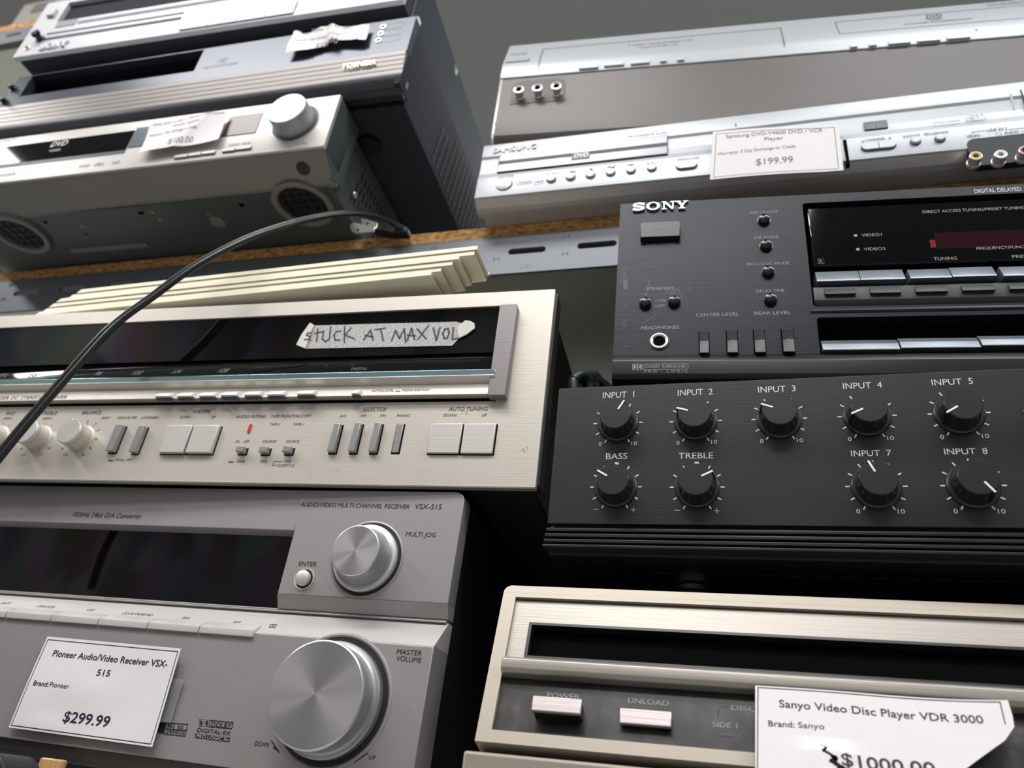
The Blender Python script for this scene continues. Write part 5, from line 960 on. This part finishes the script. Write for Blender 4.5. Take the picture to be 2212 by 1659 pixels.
# underside: vented feet, screws
un = fd.under(zU)
for p, D_ in (((640, 487), .412), ((22, 548), .405)):
    w_ = at(p, D_); v_ = w_ - un.O; x, z = v_.dot(un.ex), v_.dot(un.ez); zz = fd.w(x, zU, -z).z - fs.O.z - .0003
    r = .027; b = MB(); b.lathe(un, x, z, [(r, 0), (r, zz * .8), (r * .96, zz), (r * .84, zz), (r * .80, zz * .8), (r * .78, .0003)], GREY_UNDER, 48); b.lathe(un, x, z, [(r * .8, .0004), (0, .0004)], BLACK_PL, 40)
    for k in range(-2, 3): q_ = .0202 - abs(k) * .0022; b.box(un, x + k * .0082 - .0006, x + k * .0082 + .0006, z - q_, z + q_, .0003, .0016, CHARCOAL); b.box(un, x - q_, x + q_, z + k * .0082 - .0006, z + k * .0082 + .0006, .0003, .0016, CHARCOAL)
    b.build('vented_foot', dav)
for p in ((178, 488), (330, 458), (345, 474), (452, 463), (699, 424)):
    x, z = un.P(p); b = MB(); b.lathe(un, x, z, [(.0026, 0), (.0026, .0003), (.0018, .0004)], GREY_UNDER, 18); b.lathe(un, x, z, [(.0017, 0), (.0015, .001), (0, .0012)], COPPER, 18); b.build('screw', dav)
for p, w_, h_ in (((297, 458), .006, .003), ((514, 440), .005, .004), ((92, 478), .004, .003), ((182, 504), .003, .002)):
    b = MB(); x, z = un.P(p); b.box(un, x, x + w_, z, z + h_, 0, .0003, BLACK_VOID); b.build('bottom_slot', dav)
b = MB(); x, z = un.P((240, 530)); b.box(un, x - .05, x + .04, z, z + .006, 0, .0012, GREY_UNDER, .0006); b.build('bottom_rib', dav)
b = MB(); x, z = un.P((470, 480)); b.lathe(un, x, z, [(.007, 0), (.006, .0008), (0, .001)], GREY_UNDER, 24); b.build('bottom_boss', dav)
for x, dp in ((WD + .05, .26), (-.05, .26)):
    zz = fd.w(x, zU, -dp).z - fs.O.z - .0003; b = MB(); b.lathe(un, x, dp, [(0, 0), (.012, 0), (.012, zz), (0, zz)], BLACK_PL, 24); b.build('foot', dav)
hf4 = lambda s, t: .0011 * math.sin((s - t * .5) * 7) + .0010 + .0012 * math.exp(-((s - .45 - t * .3) / .06) ** 2)
price_tag('creased white price tag on the silver disc changer in the upper left stack', fd, [C1(1285, 1066), C1(1940, 958), C1(1868, 1196), C1(1193, 1312)], .0042, hf4,
          [('Sony DAV-C450 5 Master 5.1ch home', C1(1310, 1078), C1(1912, 978), 6.5, INK_GREY, .01), ('theater system', C1(1475, 1092), C1(1712, 1054), 6, INK_GREY, .01), ('Warranty: 3 Day Exchange or Credit', C1(1270, 1172), C1(1690, 1112), 5.5, INK_GREY, .01), ('$100.00', C1(1440, 1246), C1(1642, 1214), 10.5, INK_GREY, .02)], None)

# ================================================================== black recorder with ribbed lower edge
fo = Face.front(at((859, 177), .366), 2.06, -.58); L = lambda p, h=0: fo.P(p, h); WT = -.44
tos = Dev('video_recorder', 'blue black video recorder with a ribbed silver lower edge, between two other players', 'recorder', fo, fo.w(WT / 2, .002, -.16))
ztt = L((896, 28))[1]; zrb = L((869, 109))[1]; zrl = L(C2(1240, 602))[1]
b = MB(); b.box(fo, WT + .004, -.004, .0015, ztt - .0015, -.33, -.0245, BLUE_CASE, .001); b.build('case', tos)
b = MB(); sx0, sx1, sz0, sz1 = fo.rect([C1(275, 657), C1(1755, 412), C1(1648, 605), C1(157, 828)], 0)
b.panel(fo, WT, 0, zrb, ztt - .0050, -.008, 0, [(sx0, sx1, sz0, sz1)], BLUE_GLOSS); b.prof(fo, [(-.010, ztt), (-.0040, ztt), (0, ztt - .0050), (-.010, ztt - .0050)], WT, 0, mat('bezel with painted highlight', (224, 225, 230), .35))  # top chamfer coloured pale in place of the light it catches
b.text(fo, 'HQ', C1(1850, 540), C1(1925, 528), 9, DIM_INK, shear=.3); b.text(fo, 'VIDEO CASSETTE RECORDER', C1(1728, 588), C1(2025, 548), 4, DIM_INK)
for i, p in enumerate(((1140, 232), (1118, 290), (1098, 347))):
    x, z = L(C2(*p)); b.line(fo, [(x, z + .0035), (x + .018, z + .0035), (x + .021, z), (x + .018, z - .0035), (x, z - .0035)], .0003, DIM_INK)
b.build('front_panel', tos)
b = MB(); b.panel(fo, sx0 - .001, sx1 + .001, sz0 - .001, sz1 + .001, -.024, -.0075, [(sx0, sx1, sz0, sz1)], NAVY_BLACK); b.box(fo, sx0, sx1, sz0, sz1, -.0235, -.0190, NAVY_BLACK); b.text(fo, 'VHS', C1(930, 700), C1(1060, 680), 6, GOLD_LET, -.0188, bold=.02); b.build('cassette_door', tos)
nr = 5
for i in range(nr):
    za = zrb - (zrb - zrl) * (i + 1) / nr; zb_ = zrb - (zrb - zrl) * i / nr; hh = .0004 - .0007 * i; b = MB(); b.prof(fo, [(-.01, za), (hh - .0007, za), (hh - .0001, zb_ - .0005), (hh - .0006, zb_), (-.01, zb_)], WT + .0005, -.0005, RIB_SILVER, .0002); b.build('rib', tos)
b = MB(); b.prof(fo, [(-.018, zrl), (-.003, zrl), (-.0042, zrl - .004), (-.0075, .0035), (-.012, .0004), (-.018, 0)], WT + .001, -.001, NAVY_BLACK, .0004, 3); b.build('lower_edge', tos)
b = MB(); b.text(fo, 'TOSHIBA', C2(775, 588), C2(1070, 551), 9.5, GOLD_LET, .0, bold=.04, shear=.12, raise_=.0006); b.build('emblem', tos, None, 'raised gold letters')
for i, p in enumerate(((95, 738), (20, 850))):
    x, z = L(C1(*p), .003); b = MB(); b.lathe(fo, x, z, [(.0042, 0), (.0042, .001), (.0030, .0012), (.0028, .0045), (.0022, .005), (0, .005)], BLACK_PL, 24); b.build('knob', tos)
for p in ((1140, 232), (1118, 290), (1098, 347)):
    x, z = L(C2(*p)); b = MB(); b.lathe(fo, x, z, [(.0030, 0), (.0028, .0008), (.0020, .0008), (.0018, -.003)], CHROME, 24); b.lathe(fo, x, z, [(.0020, .0001), (0, .0001)], BLACK_VOID, 20); b.build('socket', tos)
sd = fo.side(-.0038)
b = MB(); b.box(fo, -.006, -.0003, .003, ztt - .001, -.022, -.0035, BLUE_CASE, .0006); b.box(sd, .0225, .0235, .004, ztt - .004, 0, .001, CHARCOAL); b.box(sd, .012, .016, zrl - .006, zrl + .002, .003, .0042, CHARCOAL, .0004); b.build('side_cheek', tos)
b = MB()
for r in range(7):
    for i in range(16):
        xx = .095 + i * .0105 + r * .0015; zz = .010 + r * .0105
        if i < 3 and r > 4: continue
        b.box(sd, xx, xx + .0018, zz, zz + .0078, 0, .0004, mat('grey vent slot', (70, 72, 74), .8))
b.build('side_vents', tos)
for x, dp in ((WT + .05, .06), (-.05, .06), (WT + .05, .25), (-.05, .25)):
    zz = max(.0006, fo.w(x, .0015, -dp).z - fd.w(x, ztd, -dp).z - .0003); b = MB(); b.lathe(fo.under(.003), x, dp, [(0, 0), (.010, 0), (.010, zz + .0015), (0, zz + .0015)], BLACK_PL, 20); b.build('foot', tos)
def hf5(s, t): return .0032 * math.exp(-((s - .60 + t * .08) / .05) ** 2) + .0010 * math.sin(s * 9 + t * 5) + .0008 + .001 * math.exp(-((s - .9) / .05) ** 2)
price_tag('crumpled white price tag on the blue black recorder in the upper left stack', fo, [C2(375, 262), C2(1025, 212), C2(990, 345), C2(305, 464)], .0040, hf5,
          [('Toshiba VCR M-1289Y', C2(520, 285), C2(865, 250), 6, INK_GREY, .01), ('Warranty: 3 Day Exchange or Credit', C2(375, 358), C2(780, 318), 4.5, INK_GREY, 0), ('$100.00', C2(555, 412), C2(750, 384), 10, INK_GREY, .02)], None, keep=lambda u, v: not (v > 1 - .25 * max(0, 1 - abs(u - .2) * 6)) and not (v < .22 * max(0, 1 - abs(u - .62) * 3)))

# ================================================================== topmost recorder of the left stack
fx = Face.front(at((27, 125), .3385), 3.05); L = lambda p, h=0: fx.P(p, h); WX = .432
vcr = Dev('video_recorder', 'black video recorder with white silver control panel, topmost in the upper left stack', 'recorder', fx, fx.w(WX / 2, 0, -.15))
ztx = L((101, 9))[1] + .001
b = MB(); b.box(fx, .004, WX - .003, 0, ztx - .002, -.30, -.0045, BLUE_CASE, .001); b.build('case', vcr)
x0, x1 = L(C1(485, 187))[0], WX - .075; z0 = L(C1(485, 187))[1]; z1 = L(C1(585, 22))[1]
gz = [(L(C1(385, 287))[1], L(C1(388, 303))[1]), (L(C1(395, 322))[1], L(C1(400, 345))[1])]; gx = L(C1(390, 300))[0]
xk = L(C1(1535, 262))[0]; zk = L(C1(1560, 182))[1]
b = MB(); b.panel(fx, 0, WX, .0012, ztx, -.005, 0, [(x0, x1, z0, z1)] + [(gx, xk - .006, g[1], g[0]) for g in gz], VCR_SILVER); b.box(fx, 0, WX, -.0, .0012, -.005, .0003, VCR_SILVER, .0003); b.box(fx, gx - .002, xk, gz[1][1] - .001, gz[0][0] + .001, -.006, -.0045, BLACK_VOID)
b.build('front_panel', vcr)
b = MB(); b.box(fx, x0 + .0004, x1, z0, z1, -.02, -.006, NAVY_BLACK); b.build('cassette_door', vcr)
q = [C1(430, 78), C1(478, 72), C1(455, 118), C1(378, 138)]; x0b, x1b, z0b, z1b = fx.rect(q, .003); b = MB(); b.box(fx, x0b, x1b, z0b, z1b, -.0005, .0034, VCR_SILVER, .0004); b.build('power_button', vcr)
xq0, xq1, zq0, zq1 = fx.rect([C1(500, 190), C1(660, 165), C1(640, 215), C1(470, 235)], .0); b = MB(); b.box(fx, xq0, xq1, zq0, zq1, -.0005, .0006, mat('grey indicator panel', (130, 132, 134), .5)); b.build('indicator_panel', vcr)
b = MB(); xs0 = L(C1(670, 180))[0]; zs0 = L(C1(900, 150))[1]; b.box(fx, xs0, L(C1(2100, 30))[0], zs0, zs0 + .0012, -.0004, .0008, VCR_SILVER, .0003); b.box(fx, xs0, L(C1(2100, 30))[0], zs0 - .003, zs0 - .002, -.0004, .0008, VCR_SILVER, .0003); b.build('slider_track', vcr)
x, z = L(C1(345, 335)); b = MB(); b.lathe(fx, x, z, [(.0052, 0), (.0052, .0012), (.0030, .0014), (.0028, .0055), (.0034, .006)], BLACK_PL, 24)
for k in range(4): a = k * PI / 4; b.prism(fx, [(x + .0046 * math.cos(a) - .0006 * math.sin(a), z + .0046 * math.sin(a) + .0006 * math.cos(a)), (x - .0046 * math.cos(a) - .0006 * math.sin(a), z - .0046 * math.sin(a) + .0006 * math.cos(a)), (x - .0046 * math.cos(a) + .0006 * math.sin(a), z - .0046 * math.sin(a) - .0006 * math.cos(a)), (x + .0046 * math.cos(a) + .0006 * math.sin(a), z + .0046 * math.sin(a) - .0006 * math.cos(a))], .005, .0085, BLACK_PL)
b.build('selector_knob', vcr)
x, z = L(C1(234, 414)); b = MB(); b.lathe(fx, x, z, [(.0036, 0), (.0034, .0010), (.0024, .0012), (.0021, .0004)], mat('brass ring', (200, 170, 140), .3, .9), 28); b.lathe(fx, x, z, [(.0024, .0003), (0, .0003)], BLACK_VOID, 24); b.build('headphone_jack', vcr)
b = MB(); slab_sony(b, fx, C1(332, 436), C1(565, 397), 10.5, mat('white metal letters', (232, 234, 238), .35), .0001, .0022); b.build('emblem', vcr, None, 'raised silver letters')
for i in range(4):
    xs_ = [1565, 1810, 2050, 2290, 2530][i:i + 2]; dy = [185, 152, 120, 88, 56][i:i + 2]
    xa = L(C1(xs_[0], dy[0]))[0]; xb = L(C1(xs_[1], dy[1]))[0]; zb_ = L(C1(1550, 245))[1]; zt_ = L(C1(1590, 165))[1]; b = MB(); b.box(fx, xa + .0003, xb - .0003, .003, zt_, -.0004, .0016, VCR_SILVER, .0003); x_ = (xa + xb) / 2; z_ = .003 + (zt_ - .003) * .72
    b.line(fx, [(x_ - .0025, z_), (x_, z_ - .001), (x_ + .0025, z_)], .0004, INK_GREY, .0017); b.build('transport_button', vcr)
sd = fx.side(WX - .003)
b = MB(); b.box(sd, .004, .026, .001, ztx - .002, .0, .0018, BLUE_CASE, .0005); b.box(sd, .006, .0085, .012, .05, .0018, .0026, CHARCOAL, .0003); b.box(sd, .020, .0225, .004, .05, .0018, .0026, CHARCOAL, .0003); b.build('side_cheek', vcr)
x, z = sd.P((984, 150)); b = MB(); b.lathe(sd, x, z, [(.006, 0), (.005, .0006), (.0036, .0006), (0, .002)], GREY_STEEL, 24); b.build('screw', vcr)
for x, dp in ((.05, .06), (WX - .05, .06), (.05, .24), (WX - .05, .24)):
    w_ = fx.w(x, 0, -dp); zt_ = fo.O.z + fo.ez.z * ztt + (w_ - fo.O).dot(fo.ex) * fo.ex.z; zz = max(.0006, w_.z - zt_ - .0003); b = MB(); b.lathe(fx.under(.002), x, dp, [(0, 0), (.009, 0), (.009, zz + .002), (0, zz + .002)], BLACK_PL, 20); b.build('foot', vcr)

# ================================================================== loose power cord hanging in front of the left stack
pts = [((-120, 1150), .325), ((-60, 1060), .328), ((4, 978), .330), ((62, 908), .332), ((150, 806), .335), ((240, 708), .338), ((330, 640), .341), ((425, 572), .347), ((535, 515), .358), ((640, 480), .374), ((720, 463), .392), ((785, 462), .412), ((835, 476), .434), ((862, 492), .446), ((874, 499), .452)]
P = [at(p, D_) for p, D_ in pts]; sm = []
for i in range(len(P) - 1):
    a, c, d_, e = P[max(i - 1, 0)], P[i], P[i + 1], P[min(i + 2, len(P) - 1)]
    for k in range(8): t = k / 8; sm.append(.5 * ((2 * c) + (d_ - a) * t + (2 * a - 5 * c + 4 * d_ - e) * t * t + (3 * c - a - 3 * d_ + e) * t ** 3))
sm.append(P[-1])
pc = Dev('power_cord', 'black flat twin power cord arching across the left stack, its plug at the shelf edge', 'cord', Face.front(Vector((0, 0, 0))), P[0])
b = MB(); r = .00205; o_ = .00175
sect = [(o_ + r * math.cos(a), r * math.sin(a)) for a in [(-140 + 280 * i / 12) * PI / 180 for i in range(13)]] + [(-o_ + r * math.cos(a), r * math.sin(a)) for a in [(40 + 280 * i / 12) * PI / 180 for i in range(13)]]
b.sweep(sm, sect, CORD, Vector((.35, -.75, .55))); b.build('cable', pc)
fpz = Face.front(at((845, 492), .451), 0, -10)
b = MB(); Z = lambda p: fpz.P(p); b.prism(fpz, [Z(p) for p in ((806, 478), (822, 474), (862, 484), (884, 497), (880, 508), (850, 507), (808, 502))], -.006, .004, BLACK_PL, .0015); b.build('plug', pc)
for q, hole in (([(779, 471), (792, 474), (816, 481), (813, 493), (790, 490), (781, 480)], (794, 483)), ([(755, 486), (763, 480), (810, 489), (808, 500), (768, 504), (758, 498)], (773, 497))):
    b = MB(); h = .006 if hole[0] > 780 else .0095; b.prism(fpz, [fpz.P(p, h) for p in q], h - .0013, h, CHROME, .0003); x, z = fpz.P(hole, h); b.lathe(fpz, x, z, [(.0013, h + .0001), (0, h + .0001)], BLACK_VOID, 16); b.build('prong', pc)

# ================================================================== things standing below the left stack
w_ = at((118, 1639), .360); b = MB(); ff = Face(Vector((w_.x, w_.y, 0)), Vector((1, 0, 0)), Vector((0, 1, 0)), Vector((0, 0, 1)))
b.lathe(ff, 0, 0, [(0, .0005), (.0065, .0005), (.0065, w_.z - .0008), (.0055, w_.z), (0, w_.z)], WOOD, 28); o = b.build('wooden_stick', None); tag(o, 'pale round wooden stick rising under the bottom left corner of the silver grey receiver', 'stick')
w_ = at((40, 1632), .325); b = MB(); fb2 = Face.front(Vector((w_.x, w_.y, .0006)), 2)
b.prism(fb2, rrect(-.25, -.004, 0, w_.z - .0006, .012, 6), -.024, 0, LEATHER, .008, 4); o = b.build('padded_bag', None); tag(o, 'black padded bag at the very bottom left corner beside the wooden stick', 'bag')
